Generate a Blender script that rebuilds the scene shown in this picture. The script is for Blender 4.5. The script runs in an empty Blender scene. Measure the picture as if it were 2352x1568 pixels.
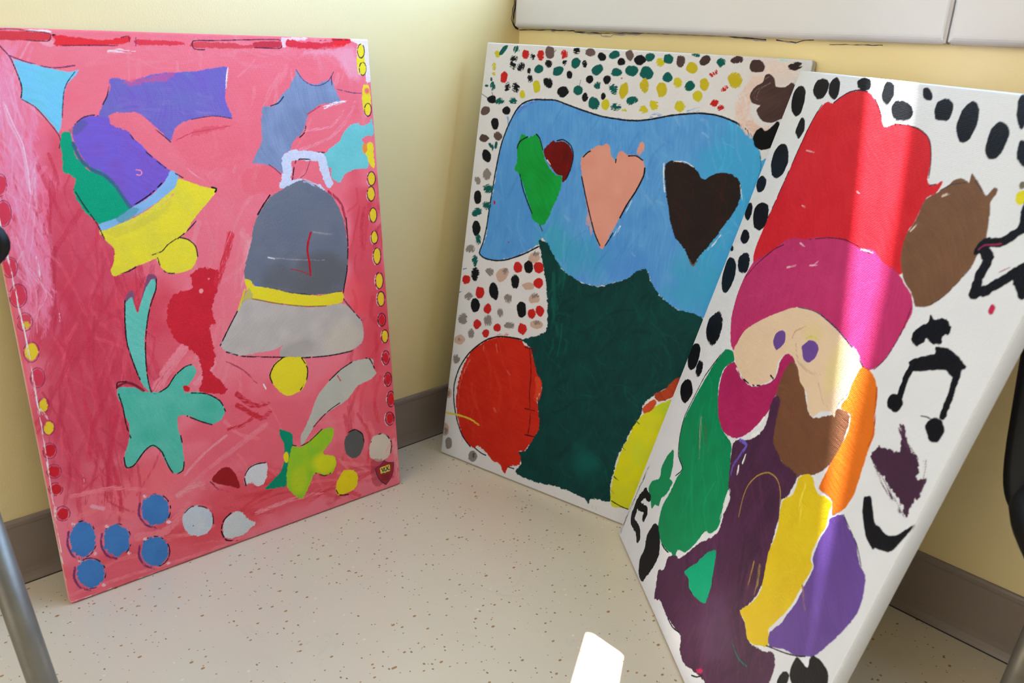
import bpy, bmesh, math, random
import numpy as np
from mathutils import Vector, Matrix

# ------------------------------------------------------------------ camera, world, sun, lights, exposure
scene = bpy.context.scene
PI = math.pi
def R(a): return math.radians(a)

CAM_LOC = (1.1758, -1.11962, 0.76211)
CAM_F, CAM_R, CAM_U = ((-0.67357, 0.65085, -0.35029), (0.68293, 0.72928, 0.04184), (-0.28269, 0.21104, 0.93571))
cam_d = bpy.data.cameras.new('camera'); cam = bpy.data.objects.new('camera', cam_d)
scene.collection.objects.link(cam); scene.camera = cam
cam_d.sensor_fit = 'HORIZONTAL'; cam_d.sensor_width = 22.3; cam_d.lens = 17.9892
cam_d.clip_start = 0.02; cam_d.clip_end = 50
cam.matrix_world = Matrix(((CAM_R[0], CAM_U[0], -CAM_F[0], CAM_LOC[0]), (CAM_R[1], CAM_U[1], -CAM_F[1], CAM_LOC[1]),
                           (CAM_R[2], CAM_U[2], -CAM_F[2], CAM_LOC[2]), (0, 0, 0, 1)))
cam_d.dof.use_dof = True; cam_d.dof.focus_distance = 1.22; cam_d.dof.aperture_fstop = 5.0

world = bpy.data.worlds.new('room_light'); scene.world = world; world.use_nodes = True
bgn = world.node_tree.nodes['Background']
bgn.inputs[0].default_value = (1.0, 0.945, 0.85, 1); bgn.inputs[1].default_value = 1.85

SUN_AZ, SUN_EL = R(-58.0), R(63.0)          # the way the sunlight travels over the floor, and how steeply it falls
sd = Vector((math.cos(SUN_AZ) * math.cos(SUN_EL), math.sin(SUN_AZ) * math.cos(SUN_EL), -math.sin(SUN_EL)))
sun_l = bpy.data.lights.new('sun', 'SUN'); sun_l.energy = 130; sun_l.angle = R(0.7); sun_l.color = (1, 0.97, 0.93)
sun = bpy.data.objects.new('sun', sun_l); scene.collection.objects.link(sun)
sun.rotation_euler = sd.to_track_quat('-Z', 'Y').to_euler()

def area(name, loc, rot, sx, sy, power, col):
    l = bpy.data.lights.new(name, 'AREA'); l.shape = 'RECTANGLE'; l.size = sx; l.size_y = sy; l.energy = power; l.color = col
    o = bpy.data.objects.new(name, l); scene.collection.objects.link(o); o.location = loc; o.rotation_euler = rot
    return o
# daylight let in by the blinds of the window over the sill
area('window_daylight', (1.05, 0.07, 1.33), (R(-90), 0, 0), 1.9, 0.85, 36, (0.34, 0.60, 1.0))
# daylight from the rest of the room behind the camera
area('room_daylight', (0.75, -2.9, 1.7), Vector((-0.1, 2.4, -1.2)).to_track_quat('-Z', 'Y').to_euler(), 1.4, 1.6, 17, (1.0, 0.95, 0.86))

scene.view_settings.view_transform = 'Standard'; scene.view_settings.look = 'None'
scene.view_settings.gamma = 1; scene.view_settings.use_curve_mapping = False
scene.view_settings.exposure = 0.32

# ------------------------------------------------------------------ helpers
def lin(c):
    c = np.asarray(c, float) / 255.0
    return np.where(c <= 0.04045, c / 12.92, ((c + 0.055) / 1.055) ** 2.4)

def mat(name, col=(0.8, 0.8, 0.8), rough=0.5, metal=0.0, spec=0.5):
    m = bpy.data.materials.new(name); m.use_nodes = True
    b = m.node_tree.nodes['Principled BSDF']
    b.inputs['Base Color'].default_value = (*col, 1); b.inputs['Roughness'].default_value = rough
    b.inputs['Metallic'].default_value = metal; b.inputs['Specular IOR Level'].default_value = spec
    return m, m.node_tree, b

def node(t, kind, **kw):
    n = t.nodes.new(kind)
    for k, v in kw.items():
        if k in n.inputs: n.inputs[k].default_value = v
        else: setattr(n, k, v)
    return n

def coords(t, out='Object'):
    return node(t, 'ShaderNodeTexCoord').outputs[out]

def bump(t, b, height, strength=0.2, dist=0.001):
    n = node(t, 'ShaderNodeBump'); n.inputs['Strength'].default_value = strength; n.inputs['Distance'].default_value = dist
    t.links.new(height, n.inputs['Height']); t.links.new(n.outputs[0], b.inputs['Normal'])

def ramp(t, fac, stops):
    n = t.nodes.new('ShaderNodeValToRGB'); e = n.color_ramp.elements
    while len(e) < len(stops): e.new(0.5)
    for k, (p, c) in zip(e, stops): k.position = p; k.color = (*c, 1) if len(c) == 3 else c
    t.links.new(fac, n.inputs[0]); return n.outputs[0]

def noise(t, co, scale, detail=3, rough=0.5, dist=0.0):
    n = node(t, 'ShaderNodeTexNoise'); n.inputs['Scale'].default_value = scale; n.inputs['Detail'].default_value = detail
    n.inputs['Roughness'].default_value = rough; n.inputs['Distortion'].default_value = dist
    t.links.new(co, n.inputs['Vector']); return n.outputs['Fac']

def mixc(t, fac, a, b):
    n = t.nodes.new('ShaderNodeMix'); n.data_type = 'RGBA'
    for s, v in ((n.inputs[0], fac), (n.inputs[6], a), (n.inputs[7], b)):
        if hasattr(v, 'links'): t.links.new(v, s)
        elif isinstance(v, (int, float)): s.default_value = v
        else: s.default_value = (*v, 1)
    return n.outputs[2]

def obj(name, bm, m, parent=None, smooth=False, loc=None):
    me = bpy.data.meshes.new(name)
    bmesh.ops.recalc_face_normals(bm, faces=bm.faces)
    bm.to_mesh(me); bm.free()
    if smooth:
        for p in me.polygons: p.use_smooth = True
    for x in (m if isinstance(m, (list, tuple)) else [m]): me.materials.append(x)
    o = bpy.data.objects.new(name, me); scene.collection.objects.link(o)
    if parent: o.parent = parent
    if loc: o.location = loc
    return o

def box(bm, x0, x1, y0, y1, z0, z1, bev=0.0, seg=2):
    r = bmesh.ops.create_cube(bm, size=1); vs = r['verts']
    for v in vs: v.co = Vector(((x0 + x1) / 2 + v.co.x * (x1 - x0), (y0 + y1) / 2 + v.co.y * (y1 - y0), (z0 + z1) / 2 + v.co.z * (z1 - z0)))
    if bev:
        es = list({e for v in vs for e in v.link_edges})
        bmesh.ops.bevel(bm, geom=es, offset=bev, segments=seg, affect='EDGES', profile=0.5)

def sweep(bm, profile, path_a, path_b):
    """extrude a closed profile of vectors from offset a to offset b, with caps"""
    A = [bm.verts.new(Vector(p) + Vector(path_a)) for p in profile]; B = [bm.verts.new(Vector(p) + Vector(path_b)) for p in profile]
    n = len(profile)
    for i in range(n): bm.faces.new((A[i], A[(i + 1) % n], B[(i + 1) % n], B[i]))
    bm.faces.new(A[::-1]); bm.faces.new(B)

def tube(bm, pts, r, seg=20, cap=True):
    pts = [Vector(p) for p in pts]; rings = []
    up = None
    for i, p in enumerate(pts):
        d = (pts[min(i + 1, len(pts) - 1)] - pts[max(i - 1, 0)]).normalized()
        if up is None: up = d.orthogonal().normalized()
        up = (up - d * up.dot(d)).normalized(); s = d.cross(up)
        rr = r[i] if isinstance(r, (list, tuple)) else r
        rings.append([bm.verts.new(p + (up * math.cos(2 * PI * k / seg) + s * math.sin(2 * PI * k / seg)) * rr) for k in range(seg)])
    for a, b in zip(rings, rings[1:]):
        for k in range(seg): bm.faces.new((a[k], a[(k + 1) % seg], b[(k + 1) % seg], b[k]))
    if cap: bm.faces.new(rings[0][::-1]); bm.faces.new(rings[-1])

def smooth_path(pts, n=8):
    P = [Vector(p) for p in pts]; P = [P[0] * 2 - P[1]] + P + [P[-1] * 2 - P[-2]]; out = []
    for i in range(1, len(P) - 2):
        a, b, c, d = P[i - 1:i + 3]
        for k in range(n):
            t = k / n; out.append(0.5 * ((2 * b) + (c - a) * t + (2 * a - 5 * b + 4 * c - d) * t * t + (3 * b - a - 3 * c + d) * t ** 3))
    return out + [P[-2]]

def thing(name, label, cat, loc=(0, 0, 0), group=None):
    o = bpy.data.objects.new(name, None); scene.collection.objects.link(o); o.empty_display_size = 0.1
    o.location = loc; o['label'] = label; o['category'] = cat
    if group: o['group'] = group
    return o

def struct(o, label=None, cat=None):
    o['kind'] = 'structure'
    if label: o['label'] = label
    if cat: o['category'] = cat
    return o

# ------------------------------------------------------------------ the room
# wall paint: pale yellow, fine roller texture, a few scuffs
m_wall, t, b = mat('pale_yellow_wall_paint', rough=0.40, spec=1.0)
co = coords(t)
base = mixc(t, ramp(t, noise(t, co, 1.3, 4), [(0.35, (0, 0, 0)), (0.7, (1, 1, 1))]), tuple((0.78, 0.645, 0.32)), tuple((0.82, 0.69, 0.36)))
scuff = ramp(t, noise(t, co, 6, 8, 0.75, 0.3), [(0.66, (0, 0, 0)), (0.75, (1, 1, 1))])
mps = node(t, 'ShaderNodeMath', operation='MULTIPLY'); t.links.new(scuff, mps.inputs[0]); mps.inputs[1].default_value = 0.25
t.links.new(mixc(t, mps.outputs[0], base, (0.40, 0.36, 0.30)), b.inputs['Base Color'])
bump(t, b, noise(t, co, 420, 3, 0.6), 0.28, 0.0006)

# vinyl floor: warm off-white with small brown and grey-green flecks
m_floor, t, b = mat('speckled_vinyl', rough=0.30, spec=0.4)
co = coords(t)
col = mixc(t, noise(t, co, 3.0, 5, 0.6), tuple((0.63, 0.55, 0.43)), tuple((0.69, 0.61, 0.485)))
def flecks(col, scale, lo, size, c, squash):
    mp = node(t, 'ShaderNodeMapping'); mp.inputs['Scale'].default_value = squash; mp.inputs['Rotation'].default_value = (0, 0, scale)
    t.links.new(co, mp.inputs[0])
    v = node(t, 'ShaderNodeTexVoronoi'); v.inputs['Scale'].default_value = scale; t.links.new(mp.outputs[0], v.inputs['Vector'])
    sp = node(t, 'ShaderNodeSeparateColor'); t.links.new(v.outputs['Color'], sp.inputs[0])
    g = node(t, 'ShaderNodeMath', operation='GREATER_THAN'); t.links.new(sp.outputs[0], g.inputs[0]); g.inputs[1].default_value = lo
    r = node(t, 'ShaderNodeMath', operation='MULTIPLY_ADD'); t.links.new(sp.outputs[1], r.inputs[0]); r.inputs[1].default_value = size; r.inputs[2].default_value = size * 0.5
    d = node(t, 'ShaderNodeMath', operation='LESS_THAN'); t.links.new(v.outputs['Distance'], d.inputs[0]); t.links.new(r.outputs[0], d.inputs[1])
    m = node(t, 'ShaderNodeMath', operation='MULTIPLY'); t.links.new(g.outputs[0], m.inputs[0]); t.links.new(d.outputs[0], m.inputs[1])
    k = node(t, 'ShaderNodeMath', operation='MULTIPLY'); t.links.new(m.outputs[0], k.inputs[0]); k.inputs[1].default_value = 1.0
    return mixc(t, k.outputs[0], col, c)
col = flecks(col, 105, 0.52, 0.14, (0.36, 0.20, 0.08), (1, 0.7, 1))
col = flecks(col, 128, 0.70, 0.13, (0.24, 0.20, 0.11), (0.75, 1, 1))
col = flecks(col, 150, 0.72, 0.12, (0.36, 0.24, 0.12), (1, 0.8, 1))
col = flecks(col, 90, 0.80, 0.12, (0.74, 0.68, 0.50), (1, 0.8, 1))
scf = ramp(t, noise(t, co, 9, 8, 0.7, 1.0), [(0.62, (0, 0, 0)), (0.74, (0.22, 0.22, 0.22))])
col = mixc(t, scf, col, (0.38, 0.36, 0.34))
t.links.new(col, b.inputs['Base Color'])
b.inputs['Coat Weight'].default_value = 0.25; b.inputs['Coat Roughness'].default_value = 0.12
bump(t, b, noise(t, co, 60, 3), 0.05, 0.001)

m_base, t, b = mat('taupe_vinyl_baseboard', rough=0.4)
co = coords(t)
t.links.new(mixc(t, noise(t, co, 14, 4), tuple((0.22, 0.175, 0.155)), tuple((0.265, 0.215, 0.19))), b.inputs['Base Color'])

m_sill, t, b = mat('glazed_white_sill_tile', rough=0.16)
co = coords(t)
t.links.new(mixc(t, noise(t, co, 4, 3), (0.63, 0.64, 0.70), (0.58, 0.59, 0.65)), b.inputs['Base Color'])
bump(t, b, noise(t, co, 9, 2), 0.12, 0.002)
m_grout, _, _ = mat('grey_grout', (0.42, 0.40, 0.41), 0.8)
m_crack, _, _ = mat('dark_open_crack', (0.035, 0.028, 0.035), 0.9)
m_chip, _, _ = mat('broken_plaster', (0.40, 0.37, 0.40), 0.9)
m_ceil, _, _ = mat('ceiling_white', (0.75, 0.75, 0.73), 0.9)
m_frame, _, _ = mat('white_window_frame', (0.78, 0.78, 0.78), 0.35)
m_blind, _, _ = mat('white_blind_fabric', (0.72, 0.74, 0.76), 0.8)

XR, YB, ZC = 3.4, -3.6, 2.6
WX0, WX1, WZ0, WZ1 = 0.06, 2.2, 0.872, 1.83          # window opening in the back wall
bm = bmesh.new(); box(bm, -0.2, XR, YB, 0.3, -0.1, 0); struct(obj('floor', bm, m_floor))
bm = bmesh.new(); box(bm, -0.2, XR, YB, 0.3, ZC, ZC + 0.1); struct(obj('ceiling', bm, m_ceil))
bm = bmesh.new(); box(bm, -0.15, 0, YB, 0.3, 0, ZC); struct(obj('wall_left', bm, m_wall))
bm = bmesh.new()
box(bm, 0, XR, 0, 0.28, 0, WZ0 - 0.03); box(bm, 0, XR, 0, 0.28, WZ1, ZC)
box(bm, 0, WX0, 0, 0.28, WZ0 - 0.03, WZ1); box(bm, WX1, XR, 0, 0.28, WZ0 - 0.03, WZ1)
struct(obj('wall_back', bm, m_wall))

bm = bmesh.new(); box(bm, XR, XR + 0.15, YB, 0.28, 0, ZC); struct(obj('wall_right', bm, m_wall))
bm = bmesh.new(); box(bm, 1.7, XR + 0.15, YB - 0.15, YB, 0, ZC); struct(obj('wall_front', bm, m_wall))
# coved vinyl baseboards: thin upright with a rounded top lip and a flared foot
BH = 0.1
prof = [(0, 0), (0.010, 0), (0.0095, 0.0015), (0.0068, 0.006), (0.0048, 0.012), (0.0038, 0.02), (0.0036, BH - 0.012), (0.0046, BH - 0.009), (0.0046, BH - 0.004), (0.0030, BH - 0.001), (0.0, BH)]
bm = bmesh.new(); sweep(bm, [(d, 0, z) for d, z in prof], (0, YB, 0), (0, -0.0005, 0)); struct(obj('baseboard_left', bm, m_base))
bm = bmesh.new(); sweep(bm, [(0, -d, z) for d, z in prof], (0.0005, 0, 0), (XR, 0, 0)); struct(obj('baseboard_back', bm, m_base))
# thin dark strip where the baseboards meet the floor
bm = bmesh.new(); box(bm, 0.0095, 0.0112, YB, -0.011, 0.0, 0.0012); box(bm, 0.0112, XR, -0.0112, -0.0095, 0.0, 0.0012)
struct(obj('trim_1', bm, mat('dark_floor_joint', (0.05, 0.045, 0.04), 0.9)[0]))

# window sill of two glazed slabs with rounded noses, one joint between them
SZ0, SZ1, SY = 0.7695, 0.872, -0.021
def slab(x0, x1):
    bm = bmesh.new(); r = 0.0105; pr = []
    for k in range(7): a = -PI / 2 - k / 6 * PI / 2; pr.append((SY + r + r * math.cos(a), SZ0 + r + r * math.sin(a)))
    for k in range(5): a = PI - k / 4 * PI / 2; pr.append((SY + 0.008 + 0.008 * math.cos(a), SZ1 - 0.008 + 0.008 * math.sin(a)))
    pr += [(0.20, SZ1), (0.20, SZ1 - 0.028), (0.0, SZ1 - 0.028), (0.0, SZ0)]
    n0 = len(bm.verts)
    rings = []
    for x, ins in ((x0, 0.006), (x0 + 0.002, 0.003), (x0 + 0.005, 0.001), (x0 + 0.008, 0), (x1 - 0.003, 0), (x1 - 0.001, 0.0008), (x1, 0.002)):
        ring = []
        for (y, z) in pr:
            yy = min(max(y, SY + ins), 0.20); zz = min(max(z, SZ0 + ins), SZ1 - ins) if y < 0 else z
            ring.append(bm.verts.new((x, yy, zz)))
        rings.append(ring)
    for a, b2 in zip(rings, rings[1:]):
        for k in range(len(pr)): bm.faces.new((a[k], a[(k + 1) % len(pr)], b2[(k + 1) % len(pr)], b2[k]))
    bm.faces.new(rings[0][::-1]); bm.faces.new(rings[-1])
    return bm
sill = bpy.data.objects.new('window_sill', None); scene.collection.objects.link(sill); struct(sill); sill.location = (0, 0, 0)
JX = 0.7605
for x0, x1 in ((0.0055, JX - 0.0016), (JX + 0.0016, 1.5), (1.503, 2.24)):
    obj('sill_slab', slab(x0, x1), m_sill, sill)
bm = bmesh.new()
for x in (JX, 1.5015): box(bm, x - 0.0018, x + 0.0018, SY + 0.0016, 0.19, SZ0 + 0.002, SZ1 - 0.002)
obj('grout', bm, m_grout, sill)
# the open crack under and beside the sill, with chipped edges
rnd = random.Random(4)
def ragged(bm, pts, w, nrm, seed):
    rr = random.Random(seed); pts = [Vector(p) for p in pts]; L = []; Rr = []
    for i, p in enumerate(pts):
        d = (pts[min(i + 1, len(pts) - 1)] - pts[max(i - 1, 0)]).normalized(); s = d.cross(Vector(nrm)).normalized()
        ww = w * (0.35 + rr.random() * 0.9); o = Vector(nrm) * 0.0004
        L.append((p + s * ww * 0.5 + o)); Rr.append((p - s * ww * 0.5 + o))
    base_l = [bm.verts.new(p - Vector(nrm) * 0.0012) for p in L]; base_r = [bm.verts.new(p - Vector(nrm) * 0.0012) for p in Rr]
    L = [bm.verts.new(p) for p in L]; Rr = [bm.verts.new(p) for p in Rr]
    for i in range(len(pts) - 1):
        bm.faces.new((L[i], L[i + 1], Rr[i + 1], Rr[i])); bm.faces.new((base_l[i], base_l[i + 1], L[i + 1], L[i])); bm.faces.new((Rr[i], Rr[i + 1], base_r[i + 1], base_r[i]))
bm = bmesh.new()
def under(x): return SZ0 - 0.0006
def pz(lst): return [(x, 0.0, z) for x, z in lst]
ragged(bm, [(-0.0059, 0.0, 0.7664), (0.004, 0.0, 0.7664), (0.0146, 0.0, 0.7669), (0.0255, 0.0, 0.767), (0.0342, 0.0, 0.7676), (0.0434, 0.0, 0.7674), (0.0518, 0.0, 0.7674), (0.0605, 0.0, 0.7679), (0.0691, 0.0, 0.7682), (0.0778, 0.0, 0.7685), (0.0884, 0.0, 0.7686), (0.0979, 0.0, 0.7681), (0.1082, 0.0, 0.7684), (0.1172, 0.0, 0.7689), (0.1263, 0.0, 0.7683), (0.1361, 0.0, 0.7692), (0.1395, 0.0, 0.7669), (0.1478, 0.0, 0.7668), (0.1553, 0.0, 0.767), (0.164, 0.0, 0.7673), (0.1724, 0.0, 0.7666), (0.1803, 0.0, 0.7671), (0.1886, 0.0, 0.7668), (0.1962, 0.0, 0.7665), (0.2041, 0.0, 0.7667), (0.213, 0.0, 0.767), (0.2206, 0.0, 0.7672), (0.2287, 0.0, 0.768), (0.2376, 0.0, 0.7677), (0.2455, 0.0, 0.7682), (0.2524, 0.0, 0.7688), (0.2603, 0.0, 0.7684), (0.2678, 0.0, 0.769), (0.2745, 0.0, 0.7689), (0.2825, 0.0, 0.7689), (0.2903, 0.0, 0.7696), (0.2995, 0.0, 0.7698), (0.3075, 0.0, 0.7698), (0.315, 0.0, 0.7698), (0.3225, 0.0, 0.7698), (0.3296, 0.0, 0.7698), (0.3369, 0.0, 0.7698), (0.3441, 0.0, 0.7698), (0.3512, 0.0, 0.7698), (0.3578, 0.0, 0.7698), (0.3651, 0.0, 0.7698), (0.3718, 0.0, 0.7698), (0.3786, 0.0, 0.7698), (0.3853, 0.0, 0.7698), (0.3924, 0.0, 0.7698), (0.3994, 0.0, 0.7698), (0.4063, 0.0, 0.7698), (0.413, 0.0, 0.7698), (0.4194, 0.0, 0.7698), (0.4265, 0.0, 0.7698), (0.4324, 0.0, 0.7698), (0.439, 0.0, 0.7698), (0.4459, 0.0, 0.7698), (0.4548, 0.0, 0.769), (0.4613, 0.0, 0.7688), (0.4675, 0.0, 0.7683), (0.4737, 0.0, 0.7685), (0.4796, 0.0, 0.7683), (0.4854, 0.0, 0.7682), (0.4916, 0.0, 0.7679), (0.4977, 0.0, 0.7675), (0.5042, 0.0, 0.7672), (0.5097, 0.0, 0.7672)], 0.0016, (0, -1, 0), 1)
ragged(bm, [(0.5255, 0.0, 0.7675), (0.5311, 0.0, 0.7668), (0.5371, 0.0, 0.7665), (0.5441, 0.0, 0.766), (0.5504, 0.0, 0.7657), (0.5571, 0.0, 0.7649), (0.566, 0.0, 0.7678), (0.5715, 0.0, 0.7685), (0.5769, 0.0, 0.7689), (0.5827, 0.0, 0.7692)], 0.0011, (0, -1, 0), 2)
ragged(bm, [(0.6057, 0.0, 0.7642), (0.6111, 0.0, 0.7643), (0.6168, 0.0, 0.7648), (0.6227, 0.0, 0.7649), (0.628, 0.0, 0.7653), (0.6337, 0.0, 0.7651), (0.6389, 0.0, 0.765), (0.6439, 0.0, 0.7654), (0.6488, 0.0, 0.7655), (0.6538, 0.0, 0.7657), (0.6591, 0.0, 0.7659), (0.6639, 0.0, 0.7655), (0.6691, 0.0, 0.7658), (0.6736, 0.0, 0.7662), (0.6784, 0.0, 0.7662)], 0.0010, (0, -1, 0), 3)
ragged(bm, [(0.0, -0.0165, 0.8203), (0.0, -0.0154, 0.8102), (0.0, -0.019, 0.8018), (0.0, -0.0197, 0.7923), (0.0, -0.0219, 0.7838), (0.0, -0.0155, 0.7739), (0.0, -0.008, 0.7682)], 0.0022, (1, 0, 0), 4)
ragged(bm, [(0.0, -0.011, 0.8193), (0.0, -0.0122, 0.8135), (0.0, -0.0127, 0.808), (0.0, -0.014, 0.8013), (0.0, -0.016, 0.7949), (0.0, -0.0165, 0.7879), (0.0, -0.0176, 0.781), (0.0, -0.0128, 0.7725), (0.0, -0.0035, 0.7676)], 0.0026, (1, 0, 0), 5)
obj('crack', bm, m_crack, sill)
bm = bmesh.new()
ragged(bm, [(0.0832, 0.0, 0.7665), (0.0912, 0.0, 0.7672)], 0.0028, (0, -1, 0), 6)
ragged(bm, [(0.14, 0.0, 0.7665), (0.1482, 0.0, 0.7664), (0.1559, 0.0, 0.7656), (0.1642, 0.0, 0.7654), (0.1727, 0.0, 0.7651), (0.1811, 0.0, 0.7653), (0.1889, 0.0, 0.7651), (0.1978, 0.0, 0.7655), (0.2011, 0.0, 0.7617), (0.2102, 0.0, 0.7619), (0.2209, 0.0, 0.7617), (0.2251, 0.0, 0.7652), (0.2352, 0.0, 0.7655), (0.2454, 0.0, 0.7658), (0.2527, 0.0, 0.7667), (0.2603, 0.0, 0.7668), (0.2682, 0.0, 0.7672), (0.2748, 0.0, 0.7672), (0.2823, 0.0, 0.7679)], 0.0030, (0, -1, 0), 7)
ragged(bm, [(0.4553, 0.0, 0.7681), (0.4617, 0.0, 0.7681), (0.4679, 0.0, 0.7677), (0.4748, 0.0, 0.7675), (0.4812, 0.0, 0.7665), (0.4874, 0.0, 0.7668), (0.493, 0.0, 0.766), (0.4991, 0.0, 0.7658), (0.5043, 0.0, 0.7658), (0.51, 0.0, 0.7655)], 0.0022, (0, -1, 0), 8)
ragged(bm, [(0.5257, 0.0, 0.7667), (0.5319, 0.0, 0.7661), (0.5388, 0.0, 0.7654), (0.5448, 0.0, 0.765), (0.551, 0.0, 0.7646), (0.5571, 0.0, 0.7638)], 0.0018, (0, -1, 0), 9)
obj('chipped_plaster', bm, m_chip, sill)

# the window above the sill: frame, glass and vertical blind slats with two gaps
win = bpy.data.objects.new('window_1', None); scene.collection.objects.link(win); struct(win)
def fr(x0, x1, z0, z1):
    bm = bmesh.new(); box(bm, x0, x1, 0.205, 0.255, z0, z1, 0.004); return bm
for a in ((WX0, WX0 + 0.05, WZ0, WZ1), (WX1 - 0.05, WX1, WZ0, WZ1), (WX0 + 0.05, WX1 - 0.05, WZ0, WZ0 + 0.05), (WX0 + 0.05, WX1 - 0.05, WZ1 - 0.05, WZ1), (1.10, 1.15, WZ0 + 0.05, WZ1 - 0.05)):
    obj('window_frame', fr(*a), m_frame, win)
m_glass = bpy.data.materials.new('window_glass'); m_glass.use_nodes = True; tt = m_glass.node_tree; tt.nodes.clear()
go = node(tt, 'ShaderNodeOutputMaterial'); gm = node(tt, 'ShaderNodeMixShader'); gt = node(tt, 'ShaderNodeBsdfTransparent'); gg = node(tt, 'ShaderNodeBsdfGlossy', Roughness=0.02)
gm.inputs[0].default_value = 0.05; tt.links.new(gt.outputs[0], gm.inputs[1]); tt.links.new(gg.outputs[0], gm.inputs[2]); tt.links.new(gm.outputs[0], go.inputs[0])
for a in ((WX0 + 0.052, 1.098), (1.152, WX1 - 0.052)):
    bm = bmesh.new(); box(bm, a[0], a[1], 0.228, 0.232, WZ0 + 0.052, WZ1 - 0.052); obj('pane', bm, m_glass, win)
BY = 0.115
cut = lambda x0: x0 - BY / math.tan(-SUN_AZ)         # where a sun ray that crosses the wall face at x0 passes the blind
G1 = (cut(0.3545), cut(0.409)); G2 = (cut(0.645), cut(0.686))
bl = thing('vertical_blind', 'white vertical fabric blind hanging in the window over the sill', 'blind', (WX0, BY, WZ1))
def slat(x0, x1, tilt=0.0):
    bm = bmesh.new(); box(bm, x0, x1, BY - 0.0015 + tilt, BY + 0.0015 + tilt, WZ0 + 0.006, WZ1 - 0.03); o = obj('slat', bm, m_blind, bl); o.matrix_parent_inverse = bl.matrix_world.inverted()
    o.location = (-WX0, -BY, -WZ1); return o
def run(x0, x1):
    n = max(1, round((x1 - x0) / 0.089)); w = (x1 - x0) / n
    for k in range(n): slat(x0 + k * w - (0.009 if k else 0), x0 + (k + 1) * w, 0.0036 * (k % 2))
run(WX0 + 0.002, G1[0]); run(G1[1], G2[0]); run(G2[1], WX1 - 0.002)
bm = bmesh.new(); box(bm, WX0 + 0.001, WX1 - 0.001, BY - 0.02, BY + 0.02, WZ1 - 0.03, WZ1 - 0.001, 0.003); o = obj('head_rail', bm, m_frame, bl); o.location = (-WX0, -BY, -WZ1)

# ------------------------------------------------------------------ painting on the canvases
RNG = np.random.default_rng(11)
LAT = RNG.random((512, 512)).astype(np.float32)
def vn(x, y, seed=0):
    """value noise 0..1"""
    x = x + seed * 17.31; y = y + seed * 9.77
    xi = np.floor(x).astype(np.int32); yi = np.floor(y).astype(np.int32); fx = (x - xi); fy = (y - yi)
    fx = fx * fx * (3 - 2 * fx); fy = fy * fy * (3 - 2 * fy)
    a = LAT[xi & 511, yi & 511]; b = LAT[(xi + 1) & 511, yi & 511]; c = LAT[xi & 511, (yi + 1) & 511]; d = LAT[(xi + 1) & 511, (yi + 1) & 511]
    return (a + (b - a) * fx) * (1 - fy) + (c + (d - c) * fx) * fy
def sstep(a, b, x):
    t = np.clip((x - a) / (b - a), 0, 1); return t * t * (3 - 2 * t)

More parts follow.
